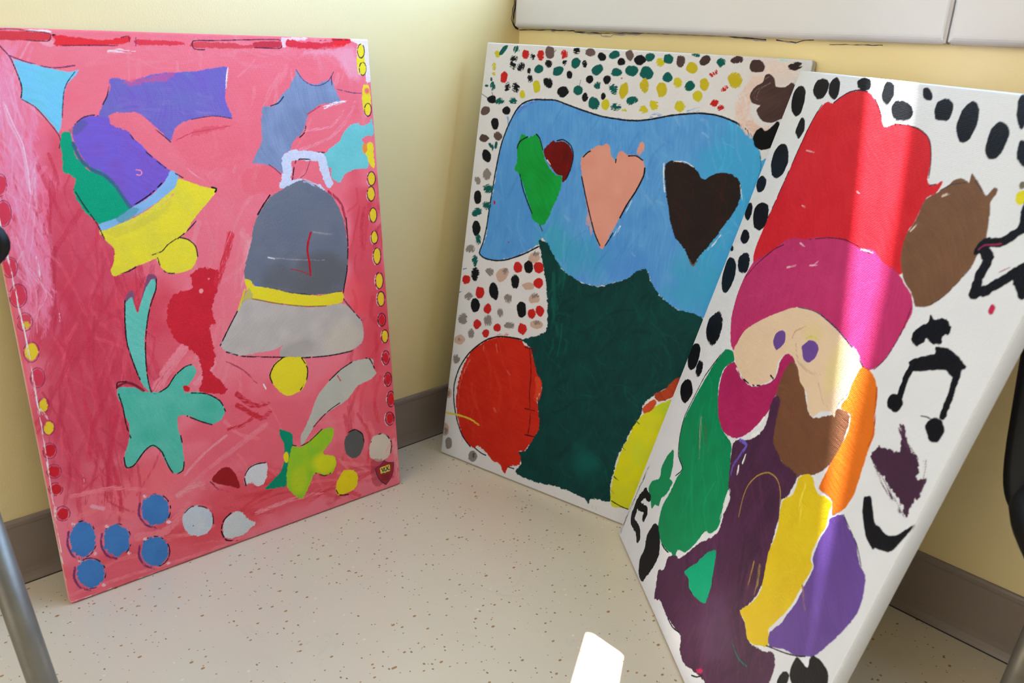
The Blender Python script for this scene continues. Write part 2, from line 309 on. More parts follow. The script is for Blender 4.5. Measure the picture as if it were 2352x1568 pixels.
class Sheet:
    def __init__(s, w, h, base, step, E):
        s.w, s.h, s.E = w, h, E
        s.nx = int(round(w / step)) + 1; s.ny = int(round(h / step)) + 1
        s.xs = np.linspace(0, w, s.nx).astype(np.float32); s.ys = np.linspace(0, h, s.ny).astype(np.float32)
        s.col = np.ones((s.nx, s.ny, 3), np.float32) * lin(base).astype(np.float32)
        s.hgt = np.zeros((s.nx, s.ny), np.float32); s.gls = np.zeros((s.nx, s.ny), np.float32)
        s.last = None; s.k = 0
        X, Y = np.meshgrid(s.xs, s.ys, indexing='ij')
        s.col *= (1 - 0.03 * vn(X / 30, Y / 30, 3))[..., None]
    def win(s, pts, pad):
        p = np.asarray(pts); x0, y0 = p.min(0) - pad; x1, y1 = p.max(0) + pad
        i0 = max(0, int(np.searchsorted(s.xs, x0)) - 1); i1 = min(s.nx, int(np.searchsorted(s.xs, x1)) + 1)
        j0 = max(0, int(np.searchsorted(s.ys, y0)) - 1); j1 = min(s.ny, int(np.searchsorted(s.ys, y1)) + 1)
        if i1 - i0 < 1 or j1 - j0 < 1: return None
        X, Y = np.meshgrid(s.xs[i0:i1], s.ys[j0:j1], indexing='ij'); return (slice(i0, i1), slice(j0, j1)), X, Y
    @staticmethod
    def curve(p, closed, n=3):
        p = np.asarray(p, np.float32); m = len(p); out = []
        if m < 3: return p
        for i in range(m if closed else m - 1):
            a, b, c, d = (p[(i + q) % m] for q in (-1, 0, 1, 2)) if closed else (p[max(i - 1, 0)], p[i], p[i + 1], p[min(i + 2, m - 1)])
            for k in range(n):
                t = k / n; out.append(0.5 * ((2 * b) + (c - a) * t + (2 * a - 5 * b + 4 * c - d) * t * t + (3 * b - a - 3 * c + d) * t ** 3) * 0.8 + (b + (c - b) * t) * 0.2)
        if not closed: out.append(p[-1])
        return np.array(out)
    @staticmethod
    def dist(X, Y, p, closed):
        D = np.full(X.shape, 1e9, np.float32); S = np.zeros(X.shape, bool); T = np.zeros(X.shape, np.float32); L = 0.0
        n = len(p); m = n if closed else n - 1
        for i in range(m):
            ax, ay = p[i]; bx, by = p[(i + 1) % n]; ex, ey = bx - ax, by - ay; q = ex * ex + ey * ey + 1e-9
            px = X - ax; py = Y - ay; t = np.clip((px * ex + py * ey) / q, 0, 1)
            dd = (px - ex * t) ** 2 + (py - ey * t) ** 2
            if closed:
                D = np.minimum(D, dd)
                if ay != by: S ^= ((ay > Y) != (by > Y)) & (X < ax + (Y - ay) * ex / ey)
            else:
                mk = dd < D; D[mk] = dd[mk]; T[mk] = L + t[mk] * math.sqrt(q); L += math.sqrt(q)
        D = np.sqrt(D)
        return (np.where(S, D, -D), None) if closed else (D, T / max(L, 1e-6))
    def put(s, sl, a, c, h=None, g=1.0):
        a3 = a[..., None]; s.col[sl] = s.col[sl] * (1 - a3) + c * a3
        if h is not None: s.hgt[sl] = s.hgt[sl] * (1 - a) + h * a
        s.gls[sl] = s.gls[sl] * (1 - a) + g * a
    def fill(s, c, pts, rag=1.0, soft=0.9, a=1.0, c2=None, dry=0.0):
        s.k += 1; k = s.k; p = s.curve(pts, True)
        r = s.win(p, rag * 1.6 + soft + 0.5)
        if r is None: return
        sl, X, Y = r; D, _ = s.dist(X, Y, p, True)
        D = D + (vn(X / 4.2, Y / 4.2, k) - 0.5) * rag * 1.3 + (vn(X / 1.5, Y / 1.5, k + 5) - 0.5) * rag * 0.9
        al = np.clip(D / soft + 0.5, 0, 1)
        th = (k * 2.399) % PI
        u = X * math.cos(th) + Y * math.sin(th); v = -X * math.sin(th) + Y * math.cos(th)
        wob = vn(X / 55, Y / 55, k + 2) * 30 + vn(X / 12, Y / 12, k + 8) * 3
        st = vn(u / 26, (v + wob) / 2.2, k) * 0.6 + vn(u / 14, (v + wob) / 0.9, k + 9) * 0.4
        if dry:
            al = al * sstep(dry - 0.08, dry + 0.08, vn(u / 5, v / 0.9, k + 3) * 0.75 + np.clip(D / 6, 0, 1) * 0.5)
        ca = lin(c).astype(np.float32); cb = lin(c2).astype(np.float32) if c2 else ca * 0.93
        f = sstep(0.1, 0.9, st * 0.5 + vn(X / 18, Y / 18, k + 4) * 0.5)[..., None]
        cc = ca + (cb - ca) * f; cc = cc * (0.965 + 0.07 * st)[..., None]
        al = al * a; s.put(sl, al, cc, 0.05 + 0.10 * st)
        s.last = (sl, al)
    def line(s, c, w, pts, a=1.0, br=0.0, dry=0.0, rag=0.3, clip=None, hgt=True):
        s.k += 1; k = s.k; p = s.curve(pts, False)
        r = s.win(p, w * 0.8 + 1)
        if r is None: return
        sl, X, Y = r; D, T = s.dist(X, Y, p, False)
        hw = w * 0.5 * (0.82 + 0.36 * vn(X / 3.5, Y / 3.5, k)) - (vn(X / 1.1, Y / 1.1, k + 1) - 0.5) * min(rag, w * 0.3)
        al = np.clip((hw - D) / (0.55 + 0.1 * w * (dry > 0)) + 0.5, 0, 1)
        if br: al = al * sstep(br - 0.08, br + 0.04, vn(X / 5, Y / 5, k + 2) * 0.7 + 0.15)
        if dry:
            d = np.asarray(p[-1]) - np.asarray(p[0]); n = math.hypot(*d) + 1e-6; ux, uy = d / n
            u = X * ux + Y * uy; v = -X * uy + Y * ux
            q = vn(u / 9, v / 0.75, k + 3) * 0.7 + vn(u / 3, v / 0.6, k + 4) * 0.3
            al = al * sstep(dry - 0.10, dry + 0.22, q + 0.12 - 0.25 * np.clip(T * 1.4 - 0.6, 0, 1) - 0.15 * (D / max(hw.max(), 0.3)) ** 2)
        al = al * a
        if clip is not None: al = al * clip[sl]
        s.put(sl, al, lin(c).astype(np.float32) * (0.93 + 0.14 * vn(X / 2, Y / 2, k))[..., None], (0.10 + 0.12 * vn(X / 1.2, Y / 1.2, k + 6)) if hgt else None)
    def mask(s):
        if s.last is None: return None
        m = np.zeros((s.nx, s.ny), np.float32); m[s.last[0]] = s.last[1]; return m
    def blob(s, c, x, y, rx, ry, a, rot):
        s.k += 1; r = s.win([(x - rx * 1.6, y - ry * 1.6), (x + rx * 1.6, y + ry * 1.6)], max(rx, ry) * 0.5)
        if r is None: return
        sl, X, Y = r; cr, sr = math.cos(rot), math.sin(rot); dx, dy = X - x, Y - y
        q = np.sqrt(((dx * cr + dy * sr) / rx) ** 2 + ((-dx * sr + dy * cr) / ry) ** 2) + (vn(X / 22, Y / 22, s.k) - 0.5) * 0.7
        al = (1 - sstep(0.45, 1.35, q)) * a; m = s.mask()
        if m is not None: al = al * m[sl]
        s.put(sl, al, lin(c).astype(np.float32), None)
    def strokes(s, c, n, quad, ux, uy, ln, w, a):
        rr = np.random.default_rng(s.k + 77); m = s.mask(); q = np.asarray(quad)
        for _ in range(n):
            i, j = rr.random(2); x, y = (q[0] * (1 - i) + q[1] * i) * (1 - j) + (q[3] * (1 - i) + q[2] * i) * j
            t = rr.normal() * 0.28; vx, vy = ux * math.cos(t) - uy * math.sin(t), ux * math.sin(t) + uy * math.cos(t)
            L = ln * (0.5 + rr.random()); bend = rr.normal() * 0.12 * L; cc = np.clip(np.asarray(c) * (0.94 + 0.12 * rr.random()), 0, 255)
            s.line(cc, w * (0.5 + rr.random()), [(x - vx * L / 2, y - vy * L / 2), (x - vy * bend, y + vx * bend), (x + vx * L / 2, y + vy * L / 2)], a=a * (0.5 + 0.7 * rr.random()), dry=0.33, clip=m)
    def play(s, ops):
        for o in ops:
            if o[0] == 'f': s.fill(o[1], unp(o[2]), **o[3])
            elif o[0] == 'l': s.line(o[1], o[2] / 10, unp(o[3]), **o[4])
            elif o[0] == 'b': s.blob(o[1], *[q / 10 for q in o[2:6]], o[6], R(o[7]))
            elif o[0] == 's': s.strokes(o[1], o[2], unp(o[3]), o[4], o[5], o[6] / 10, o[7] / 10, o[8])
def unp(v): return [(v[i] / 10, v[i + 1] / 10) for i in range(0, len(v), 2)]

m_paint, t, b = mat('acrylic_paint_on_canvas', rough=0.5, spec=0.1)
co = coords(t)
at_ = node(t, 'ShaderNodeAttribute', attribute_name='paint'); t.links.new(at_.outputs['Color'], b.inputs['Base Color'])
rg = node(t, 'ShaderNodeMapRange'); t.links.new(at_.outputs['Alpha'], rg.inputs[0]); rg.inputs[3].default_value = 0.62; rg.inputs[4].default_value = 0.44
t.links.new(rg.outputs[0], b.inputs['Roughness'])
wv = []
for ax in ('X', 'Y'):
    n = node(t, 'ShaderNodeTexWave', bands_direction=ax); n.inputs['Scale'].default_value = 210; n.inputs['Distortion'].default_value = 1.5; n.inputs['Detail'].default_value = 2; t.links.new(co, n.inputs['Vector']); wv.append(n.outputs['Fac'])
ad = node(t, 'ShaderNodeMath', operation='ADD'); t.links.new(wv[0], ad.inputs[0]); t.links.new(wv[1], ad.inputs[1])
ns = noise(t, co, 330, 3); ad2 = node(t, 'ShaderNodeMath', operation='MULTIPLY_ADD'); t.links.new(ns, ad2.inputs[0]); ad2.inputs[1].default_value = 2.0; t.links.new(ad.outputs[0], ad2.inputs[2])
bump(t, b, ad2.outputs[0], 0.5, 0.0005)
m_bare, t, b = mat('primed_canvas_side', (0.66, 0.65, 0.66), 0.75)
co = coords(t); bump(t, b, noise(t, co, 500, 2), 0.3, 0.0004)
m_wood, t, b = mat('pine_stretcher_wood', rough=0.6)
co = coords(t); mp = node(t, 'ShaderNodeMapping'); mp.inputs['Scale'].default_value = (4, 60, 60); t.links.new(co, mp.inputs[0])
t.links.new(mixc(t, noise(t, mp.outputs[0], 1.0, 4), (0.55, 0.36, 0.18), (0.68, 0.48, 0.27)), b.inputs['Base Color'])

THICK = 0.0151
def canvas(label, ox, oy, th, lean, W, H, base, ops, E, side, step=0.8):
    """a stretched canvas standing on its lower back edge, local x along the foot, y up the face, z out of the face"""
    bx = Vector((math.cos(th), math.sin(th), 0)); back = Vector((-math.sin(th), math.cos(th), 0))
    up = back * math.sin(lean) + Vector((0, 0, math.cos(lean))); nz = bx.cross(up)
    root = thing('painted_canvas', label, 'painting', (ox, oy, THICK * math.sin(lean)), 'paintings leaning in the corner')
    root.rotation_euler = Matrix((bx, up, nz)).transposed().to_euler()
    root.location = Vector((ox, oy, THICK * math.sin(lean)))
    S = Sheet(W * 1000, H * 1000, base, step, E); S.play(ops)
    nx, ny = S.nx, S.ny; r = 2.2
    X, Y = np.meshgrid(S.xs, S.ys, indexing='ij'); X = X.astype(np.float64); Y = Y.astype(np.float64)
    ex = np.maximum(r - X, 0) - np.maximum(X - (S.w - r), 0); ey = np.maximum(r - Y, 0) - np.maximum(Y - (S.h - r), 0)
    d = np.hypot(ex, ey); k = np.where(d > r, r / np.maximum(d, 1e-6), 1.0); dz = r - np.sqrt(np.maximum(r * r - np.minimum(d, r) ** 2, 0))
    X = np.where(d > 0, X + ex * (1 - k), X); Y = np.where(d > 0, Y + ey * (1 - k), Y)
    Z = -dz + S.hgt * 1.1 * (1 - np.minimum(d / r, 1))
    co_ = np.stack([X, Y, Z], -1).reshape(-1, 3) / 1000
    idx = np.arange(nx * ny).reshape(nx, ny)
    q = np.stack([idx[:-1, :-1], idx[1:, :-1], idx[1:, 1:], idx[:-1, 1:]], -1).reshape(-1, 4)
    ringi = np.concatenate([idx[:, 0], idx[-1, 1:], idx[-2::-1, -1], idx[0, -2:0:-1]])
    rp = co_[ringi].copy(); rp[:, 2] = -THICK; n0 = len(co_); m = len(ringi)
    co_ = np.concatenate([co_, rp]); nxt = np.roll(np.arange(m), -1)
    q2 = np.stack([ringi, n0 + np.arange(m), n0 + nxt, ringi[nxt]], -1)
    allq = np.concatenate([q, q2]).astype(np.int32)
    me = bpy.data.meshes.new('canvas_face'); me.vertices.add(len(co_)); me.vertices.foreach_set('co', co_.astype(np.float32).ravel())
    me.loops.add(allq.size); me.loops.foreach_set('vertex_index', allq.ravel())
    me.polygons.add(len(allq)); me.polygons.foreach_set('loop_start', np.arange(0, allq.size, 4, dtype=np.int32)); me.polygons.foreach_set('loop_total', np.full(len(allq), 4, np.int32))
    mi = np.zeros(len(allq), np.int32); mi[len(q):] = 0; me.polygons.foreach_set('material_index', mi)
    me.update(calc_edges=True)
    me.polygons.foreach_set('use_smooth', np.ones(len(allq), bool))
    ca = me.color_attributes.new('paint', 'FLOAT_COLOR', 'POINT')
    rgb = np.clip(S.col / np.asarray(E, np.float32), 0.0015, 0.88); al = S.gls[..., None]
    cc = np.concatenate([rgb, al], -1).reshape(-1, 4)
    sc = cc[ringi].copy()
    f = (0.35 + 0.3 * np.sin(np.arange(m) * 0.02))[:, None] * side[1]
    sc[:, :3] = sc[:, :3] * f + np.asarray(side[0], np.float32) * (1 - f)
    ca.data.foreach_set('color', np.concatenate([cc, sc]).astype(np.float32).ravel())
    me.materials.append(m_paint)
    o = bpy.data.objects.new('canvas_face', me); scene.collection.objects.link(o); o.parent = root
    # stretcher bars behind the cloth
    bw, t0, t1 = 0.036, -THICK + 0.0002, -0.0035
    e = 0.0008
    for (x0, x1, y0, y1) in ((e, bw, e, H - e), (W - bw, W - e, e, H - e), (bw, W - bw, e, bw), (bw, W - bw, H - bw, H - e), (bw, W - bw, H / 2 - 0.018, H / 2 + 0.018)):
        bm = bmesh.new(); box(bm, x0, x1, y0, y1, t0, t1, 0.0008, 1); obj('stretcher_bar', bm, m_wood, root)
    return root, S

OPS_PINK = [
('b',(196,62,88),847,4415,810,2269,0.85,12),
('b',(192,56,80),662,2914,731,1799,0.8,8),
('b',(232,108,128),2483,6492,2417,978,0.7,0),
('b',(226,100,118),4164,5951,1341,1743,0.6,0),
('b',(200,55,72),5111,3897,383,1762,0.7,0),
('b',(205,66,84),5043,2197,561,1604,0.6,0),
('b',(222,106,126),2460,4540,554,1601,0.6,0),
('b',(216,88,108),2973,1764,1335,843,0.7,0),
('b',(206,62,74),2838,633,2163,432,0.7,0),
('b',(206,60,72),997,241,1652,381,0.5,0),
('b',(224,100,110),1160,1353,743,371,0.6,0),
('b',(228,122,162),416,6136,267,1262,0.45,6),  # glossy sheen at the upper left, put into the paint colour
('b',(230,128,162),330,4496,154,668,0.5,12),
('b',(206,60,78),1541,3946,408,350,0.6,0),
('b',(203,60,80),1831,3520,363,667,0.5,0),
('b',(230,118,134),2042,2830,315,315,0.5,0),
('s',(236,132,148),46,[1611,7303,5348,7391,5157,5296,1348,5598],-0.215,-0.977,427,48,0.5),
('s',(214,84,106),60,[502,5665,1779,5564,1132,1160,-177,1621],-0.062,-0.998,943,38,0.5),
('s',(190,50,76),90,[502,5665,1779,5564,1132,1160,-177,1621],-0.125,-0.992,943,49,0.6),
('s',(230,128,142),26,[2366,5635,3167,5577,2804,2651,1982,2845],-0.302,-0.953,754,50,0.6),
('s',(232,122,132),18,[97,1714,2583,870,2395,-643,-113,435],-0.997,0.074,571,57,0.55),
('s',(226,122,136),30,[2605,2148,5325,1421,5199,-104,2440,845],0.63,-0.776,532,53,0.5),
('s',(200,50,66),24,[2618,1150,5232,304,5164,-517,2530,445],-1.0,-0.015,699,62,0.55),
('s',(236,140,178),60,[389,7033,732,7036,325,4608,-24,4659],-0.011,-1.0,830,53,0.42),  # pale streaks of the same sheen, painted as colour
('s',(238,160,195),26,[363,6887,707,6887,252,4174,-97,4236],-0.013,-1.0,737,24,0.4),
('s',(234,134,170),34,[279,5049,540,5017,341,3817,78,3869],-0.012,-1.0,462,51,0.45),
('s',(244,178,205),14,[443,5878,584,5869,244,3836,102,3864],-0.043,-0.999,608,15,0.45),
('s',(234,120,138),30,[494,7252,5040,7353,5012,7071,456,7034],1.0,-0.018,672,50,0.55),
('s',(196,46,66),26,[4761,5261,5473,5202,5105,918,4358,1139],-0.131,-0.991,695,54,0.55),
('s',(238,150,164),14,[3176,4573,3045,4590,2982,4084,3113,4064],-0.212,-0.977,521,52,0.4),
('l',(240,160,190),24,[330,6617,346,6393,412,6188,437,5982,426,5723,437,5565],{'br':0.1}),
('l',(243,190,215),12,[344,6592,387,6366,449,6135,453,5825,433,5539],{}),
('l',(232,120,140),88,[3047,1779,2242,1413,1820,1199],{'dry':0.35}),
('l',(236,140,155),40,[2423,1780,2070,1607,1747,1363],{'dry':0.3}),
('l',(231,128,146),147,[2009,3261,1724,2971,1544,2757],{'dry':0.25}),
('l',(235,140,160),90,[2278,3171,2373,2919,2087,2688],{'dry':0.3}),
('l',(234,140,152),99,[1612,1074,1913,1168,1998,1068],{'dry':0.4}),
('l',(230,120,135),129,[985,651,1292,582,1494,682,1713,884],{'dry':0.3}),
('l',(232,130,145),75,[2736,384,3256,411,3873,352],{'dry':0.4}),
('l',(228,118,132),52,[-53,140,798,114,1928,44,2922,110],{'dry':0.4}),
('l',(232,120,136),66,[254,1533,772,1485,1156,1321],{'dry':0.4}),
('l',(236,150,170),53,[475,1313,607,1226],{'dry':0.3}),
('l',(195,45,60),76,[2646,2207,2991,1903,3141,1969],{'dry':0.3}),
('l',(190,40,58),83,[2667,2374,2879,2145,3123,2117],{'dry':0.35}),
('l',(170,60,90),20,[2568,2909,2812,2717,2988,2468],{'dry':0.4}),
('l',(195,45,60),55,[2469,1872,2707,1875,2931,1990],{'dry':0.4}),
('l',(238,225,228),21,[3089,2429,3121,2344],{}),
('l',(240,205,215),21,[1597,7215,1731,7238,1913,7215],{'dry':0.4}),
('l',(240,200,212),26,[1586,7209,1857,7198],{'dry':0.5}),
('b',(228,80,92),4830,3509,212,304,0.6,0),
('b',(226,96,112),4525,2016,700,389,0.5,0),
('f',(236,218,230),[707,7437,950,7440,964,7406,819,7412,704,7418],{'rag':0.65}),
('f',(240,150,170),[826,7314,970,7327,968,7258,865,7265],{'rag':0.98}),
('f',(202,58,70),[170,7410,568,7418,945,7406,932,7326,687,7315,155,7325],{'rag':0.63}),
('l',(80,25,45),10,[302,7424,572,7442,706,7427,949,7406,948,7337,896,7311,688,7320],{'br':0.1}),
('f',(218,46,58),[989,7387,1267,7365,1565,7343,1866,7398,1862,7335,1686,7289,1018,7269,999,7328],{'rag':0.96}),
('l',(60,20,50),11,[1007,7264,1352,7276,1711,7279],{'br':0.3}),
('l',(60,20,50),11,[1768,7379,1861,7398,1861,7330],{'br':0.1}),
('f',(14,15,22),[1023,7388,1009,7379,985,7379,975,7387,988,7396,1012,7396],{'rag':0.7}),
('f',(212,56,74),[1956,7358,2515,7351,2526,7303,2142,7294,1957,7295],{'rag':1.18}),
('l',(90,50,110),9,[1949,7384,1933,7279],{'br':0.2}),
('f',(206,70,84),[2718,7351,3262,7348,3384,7322,3944,7382,3901,7298,2708,7274],{'rag':1.29}),
('f',(188,50,70),[3536,7366,3911,7387,3902,7304,3572,7297],{'rag':0.67}),
('l',(60,25,60),13,[2823,7254,2683,7262,2684,7361,3019,7375,3914,7410,3934,7299,3767,7290,3540,7297],{'br':0.15}),
('f',(238,200,215),[3969,7429,4362,7452,4323,7415,4059,7390,4024,7313,3969,7312],{'rag':1.72}),
('f',(210,48,66),[4026,7395,4131,7422,4251,7389,4734,7395,4790,7452,5094,7448,5058,7385,4812,7305,4593,7294,4311,7301,4024,7319],{'rag':1.78}),
('f',(222,38,48),[4768,7445,5094,7448,5043,7384,4828,7311,4711,7315,4806,7391],{'rag':1.46}),
('l',(60,25,60),13,[4570,7415,4862,7435,5047,7434],{'br':0.4}),
('f',(242,214,236),[5097,7485,5395,7487,5392,6849,5314,6849,5303,7073,5194,7388,5091,7423],{'rag':1.89}),
('f',(242,190,220),[4305,7247,4739,7303,5126,7311,5193,6881,4997,6913,4801,7193],{'rag':3.67,'a':0.35,'soft':6.8}),
('f',(104,190,212),[513,7102,644,7065,869,7007,1104,6963,1207,6989,1179,6937,1075,6845,1008,6733,950,6528,911,6348,859,6240,809,6351,733,6472,633,6586,527,6648,547,6763,538,6926],{'rag':0.93,'c2':(110,190,235)}),
('l',(14,15,22),13,[336,7368,403,7246,482,7131,525,6961,551,6788,521,6663],{'br':0.1}),
('l',(40,30,70),11,[527,6648,653,6560,748,6420,835,6273,871,6167,840,6063],{'br':0.12}),
('l',(120,50,90),15,[484,7141,646,7075,917,7007,1175,7039],{'br':0.3}),
('l',(45,40,80),10,[1163,6963,1060,6845,994,6708,933,6425],{'br':0.3}),
('f',(112,92,186),[1543,6865,1611,6896,1727,6864,1804,6843,1906,6874,2062,6928,2375,6962,2668,6979,2974,7026,3110,7033,3075,6855,3026,6625,3055,6508,3097,6349,2951,6377,2769,6393,2524,6355,2351,6298,2270,6216,2205,6077,2121,6177,2023,6281,1903,6407,1802,6465,1595,6449,1469,6382,1352,6434,1450,6596,1551,6780],{'rag':1.21,'c2':(106,104,180)}),
('s',(130,116,186),14,[1802,6832,2948,6827,2888,6367,1738,6401],0.995,-0.103,282,39,0.35),
('f',(195,85,135),[1727,6864,1974,6896,2373,6951,2246,6852,1965,6831,1793,6768],{'rag':2.94,'a':0.6,'soft':1.64}),
('f',(116,84,186),[1038,6307,1154,6408,1296,6435,1471,6398,1641,6295,1751,6126,1896,5980,2039,5801,2151,5696,2064,5570,1869,5413,1746,5338,1568,5263,1509,5416,1423,5564,1313,5711,1192,5774,1107,5888,1053,6025,1014,6160],{'rag':0.73,'c2':(110,90,200)}),
('l',(226,108,128),194,[1563,6379,1777,6301,1963,6060,2208,5773,2478,5579,2760,5389],{'rag':1.5}),
('l',(234,140,160),29,[1792,6399,1979,6172,2219,5848,2536,5563,2763,5413],{'dry':0.4}),
('f',(230,112,130),[1742,6428,1950,6351,2140,6108,2310,5871,2425,5630,2798,5435,3152,5455,3399,5310,2993,5222,2748,5390,2356,5565,2090,5758,1846,6022],{'rag':1.59,'a':0.9}),
('f',(228,104,122),[2292,6204,2522,6343,2796,6370,3102,6331,3242,6178,3190,5758,2673,5672,2390,5808,2227,6070],{'rag':2.41,'a':0.7,'soft':1.79}),
('l',(190,60,85),15,[2282,6090,2500,6178,2744,6209,3060,6256],{'dry':0.4}),
('f',(208,66,86),[2596,6232,2998,6258,2865,6192,2494,6138],{'rag':2.41,'a':0.5}),
('f',(0,156,120),[886,6229,940,6253,996,6235,1006,6108,1004,5975,1078,5863,1139,5767,1245,5781,1310,5695,1407,5565,1482,5419,1564,5240,1386,5145,1187,5070,1072,5178,988,5298,934,5440,916,5551,966,5671,905,5730,842,5772,852,5957,854,6089],{'rag':1.13}),
('l',(60,96,130),48,[1006,6108,1060,5913,1177,5775,1311,5700,1435,5535,1533,5323,1585,5227],{'dry':0.12}),
('l',(212,204,70),68,[1169,4987,1323,5015,1568,5079,1839,5201,2062,5355,2199,5501],{'dry':0.1}),
('l',(120,165,205),44,[1176,5032,1332,5071,1578,5147,1850,5282],{'dry':0.3}),
('f',(60,90,110),[991,6267,1137,6393,1204,6338,1057,6211],{'rag':2.08,'a':0.45,'soft':2.05}),
('f',(128,178,226),[2151,5696,2246,5626,2199,5501,2068,5395,1847,5259,1609,5167,1316,5039,1176,4998,1152,5085,1386,5145,1566,5252,1744,5326,1881,5412,2064,5570],{'rag':0.76,'c2':(120,170,215)}),
('f',(60,140,150),[1375,5146,1566,5252,1674,5230,1548,5127,1403,5074],{'rag':1.5,'a':0.6,'soft':1.11}),
('f',(226,212,46),[2227,5575,2325,5556,2582,5446,2743,5403,2653,5284,2477,5119,2337,4983,2227,4845,2060,4715,1803,4557,1507,4480,1301,4404,1228,4392,1196,4467,1257,4586,1283,4756,1185,4883,1160,5000,1310,4999,1533,5031,1776,5161,1990,5257,2154,5388],{'rag':0.93,'c2':(208,200,62)}),
('f',(195,188,70),[1160,5000,1533,5031,1804,5158,2080,5277,2002,5138,1695,4996,1348,4892],{'rag':3.05,'a':0.5,'soft':3.39}),
('f',(226,212,46),[1803,4557,1876,4661,1994,4747,2129,4784,2258,4763,2335,4661,2351,4506,2291,4378,2172,4315,1945,4319,1841,4419],{'rag':0.81,'c2':(214,206,60)}),
('l',(50,40,50),15,[2099,4782,1971,4714,1884,4636,1752,4605],{'br':0.4}),
('l',(40,30,45),17,[2142,4795,2256,4751,2346,4648,2357,4505],{'br':0.1}),
('l',(50,30,45),15,[1814,4555,1841,4413,1917,4329,2062,4307],{'br':0.5}),
('l',(30,25,35),16,[2398,4989,2261,4871,2116,4780],{'br':0.3}),
('l',(30,25,35),17,[1313,4408,1427,4432,1517,4472],{'br':0.3}),
('l',(14,15,22),24,[2679,5432,2744,5409,2719,5363],{}),
('l',(30,25,45),15,[1671,6240,1794,6041,1963,5863,2088,5741,2301,5593],{'br':0.45}),
('l',(14,15,22),17,[1592,5278,1700,5330,1872,5430,2014,5545],{'br':0.45}),
('l',(30,30,50),15,[926,5550,1017,5322,1124,5105,1186,4894],{'br':0.35}),
('l',(240,140,165),14,[1710,5738,1759,5729,1776,5694,1750,5668,1707,5677],{}),
('l',(40,30,60),13,[1063,6343,1166,6418,1282,6446,1347,6434],{'br':0.3}),
('l',(40,30,60),13,[1532,6791,1493,6675,1425,6570],{'br':0.4}),
('l',(30,30,60),14,[2034,6236,2124,6154,2204,6071],{'br':0.2}),
('l',(60,50,90),11,[2524,6355,2830,6392,3085,6349],{'br':0.3}),
('l',(240,225,235),24,[3114,7021,3075,6855,3050,6711],{'dry':0.5}),
('f',(130,70,110),[1643,4328,1715,4347,1765,4291,1742,4216,1608,4165,1561,4003,1517,4011],{'rag':0.63}),
('f',(130,80,115),[1308,4047,1392,4165,1444,4132,1408,3970,1321,3985],{'rag':0.62}),
('f',(92,186,172),[1652,4231,1693,4278,1738,4265,1734,4157,1639,3984,1567,3764,1487,3496,1459,3265,1440,2980,1457,2733,1409,2765,1347,2901,1306,3130,1270,3350,1260,3542,1272,3771,1304,3988,1378,4065,1411,4065,1419,3968,1447,3848,1505,3971,1588,4150],{'rag':0.63,'c2':(104,192,186)}),
('f',(92,186,172),[1052,2879,1251,2836,1359,2745,1535,2694,1677,2724,1813,2866,1942,2959,2062,2970,2119,2879,2061,2780,1950,2656,1910,2593,2101,2558,2261,2464,2396,2341,2453,2168,2385,2056,2228,2017,2067,2116,1895,2251,1764,2254,1748,2098,1755,2009,1772,1773,1758,1532,1680,1426,1599,1432,1530,1556,1490,1705,1458,1828,1369,1922,1270,1899,1167,1799,1069,1730,982,1732,964,1842,1018,1976,1093,2161,1106,2332,1067,2490,1056,2639,1025,2773],{'rag':0.84,'c2':(70,176,158)}),
('b',(60,170,150),2233,2349,195,130,0.5,0),
('b',(60,168,148),1386,2082,184,184,0.3,0),
('l',(14,15,22),17,[1313,4046,1269,3754,1252,3452,1297,3145,1344,2920],{'br':0.3}),
('l',(14,15,22),17,[1757,4275,1729,4127,1631,3930,1551,3699,1476,3343,1445,2972,1461,2719,1544,2679,1691,2733,1813,2872,1968,2966,2063,2977],{'br':0.3}),
('l',(14,15,22),17,[1039,2788,1066,2592,1072,2335,1100,2133],{'br':0.3}),
('l',(14,15,22),18,[975,1878,981,1726,1086,1725,1252,1891,1378,1939,1479,1802,1542,1553,1610,1421,1726,1439,1762,1565],{'br':0.3}),
('l',(14,15,22),19,[2006,2562,2220,2495,2396,2341,2459,2160],{'br':0.3}),
('l',(14,15,22),19,[1899,2237,2072,2108,2234,2008],{'br':0.3}),
('l',(14,15,22),18,[1768,1971,1773,1868],{'br':0.3}),
('l',(120,30,50),35,[1043,2893,1162,2927,1277,2855,1367,2756],{'dry':0.1}),
('l',(14,15,22),15,[1029,2872,1053,2953,1163,2939],{'br':0.1}),
('f',(200,36,54),[2629,4139,2525,3881,2456,3746,2477,3515,2381,3463,2405,3256,2417,3056,2385,2910,2309,2828,2408,2691,2514,2543,2472,2417,2126,2559,2196,2748,2168,3058,2048,3233,1906,3359,1822,3616,1834,3832,1951,4023,2212,4067,2224,4245,2364,4330,2505,4309,2614,4268],{'rag':2.56,'c2':(190,34,52)}),
('l',(205,50,70),107,[2869,4750,2768,4467,2641,4232,2577,4083],{'dry':0.35}),
('f',(238,150,160),[2370,4003,2352,3978,2321,3984,2309,4013,2328,4037,2359,4032],{'rag':0.7}),
('f',(235,140,150),[2483,4162,2473,4150,2458,4152,2452,4166,2461,4179,2477,4176],{'rag':0.7}),
('f',(196,30,40),[1983,2606,1959,2590,1926,2609,1903,2637,1896,2670,1911,2694,1944,2689,1973,2668,1991,2635],{'rag':0.7}),
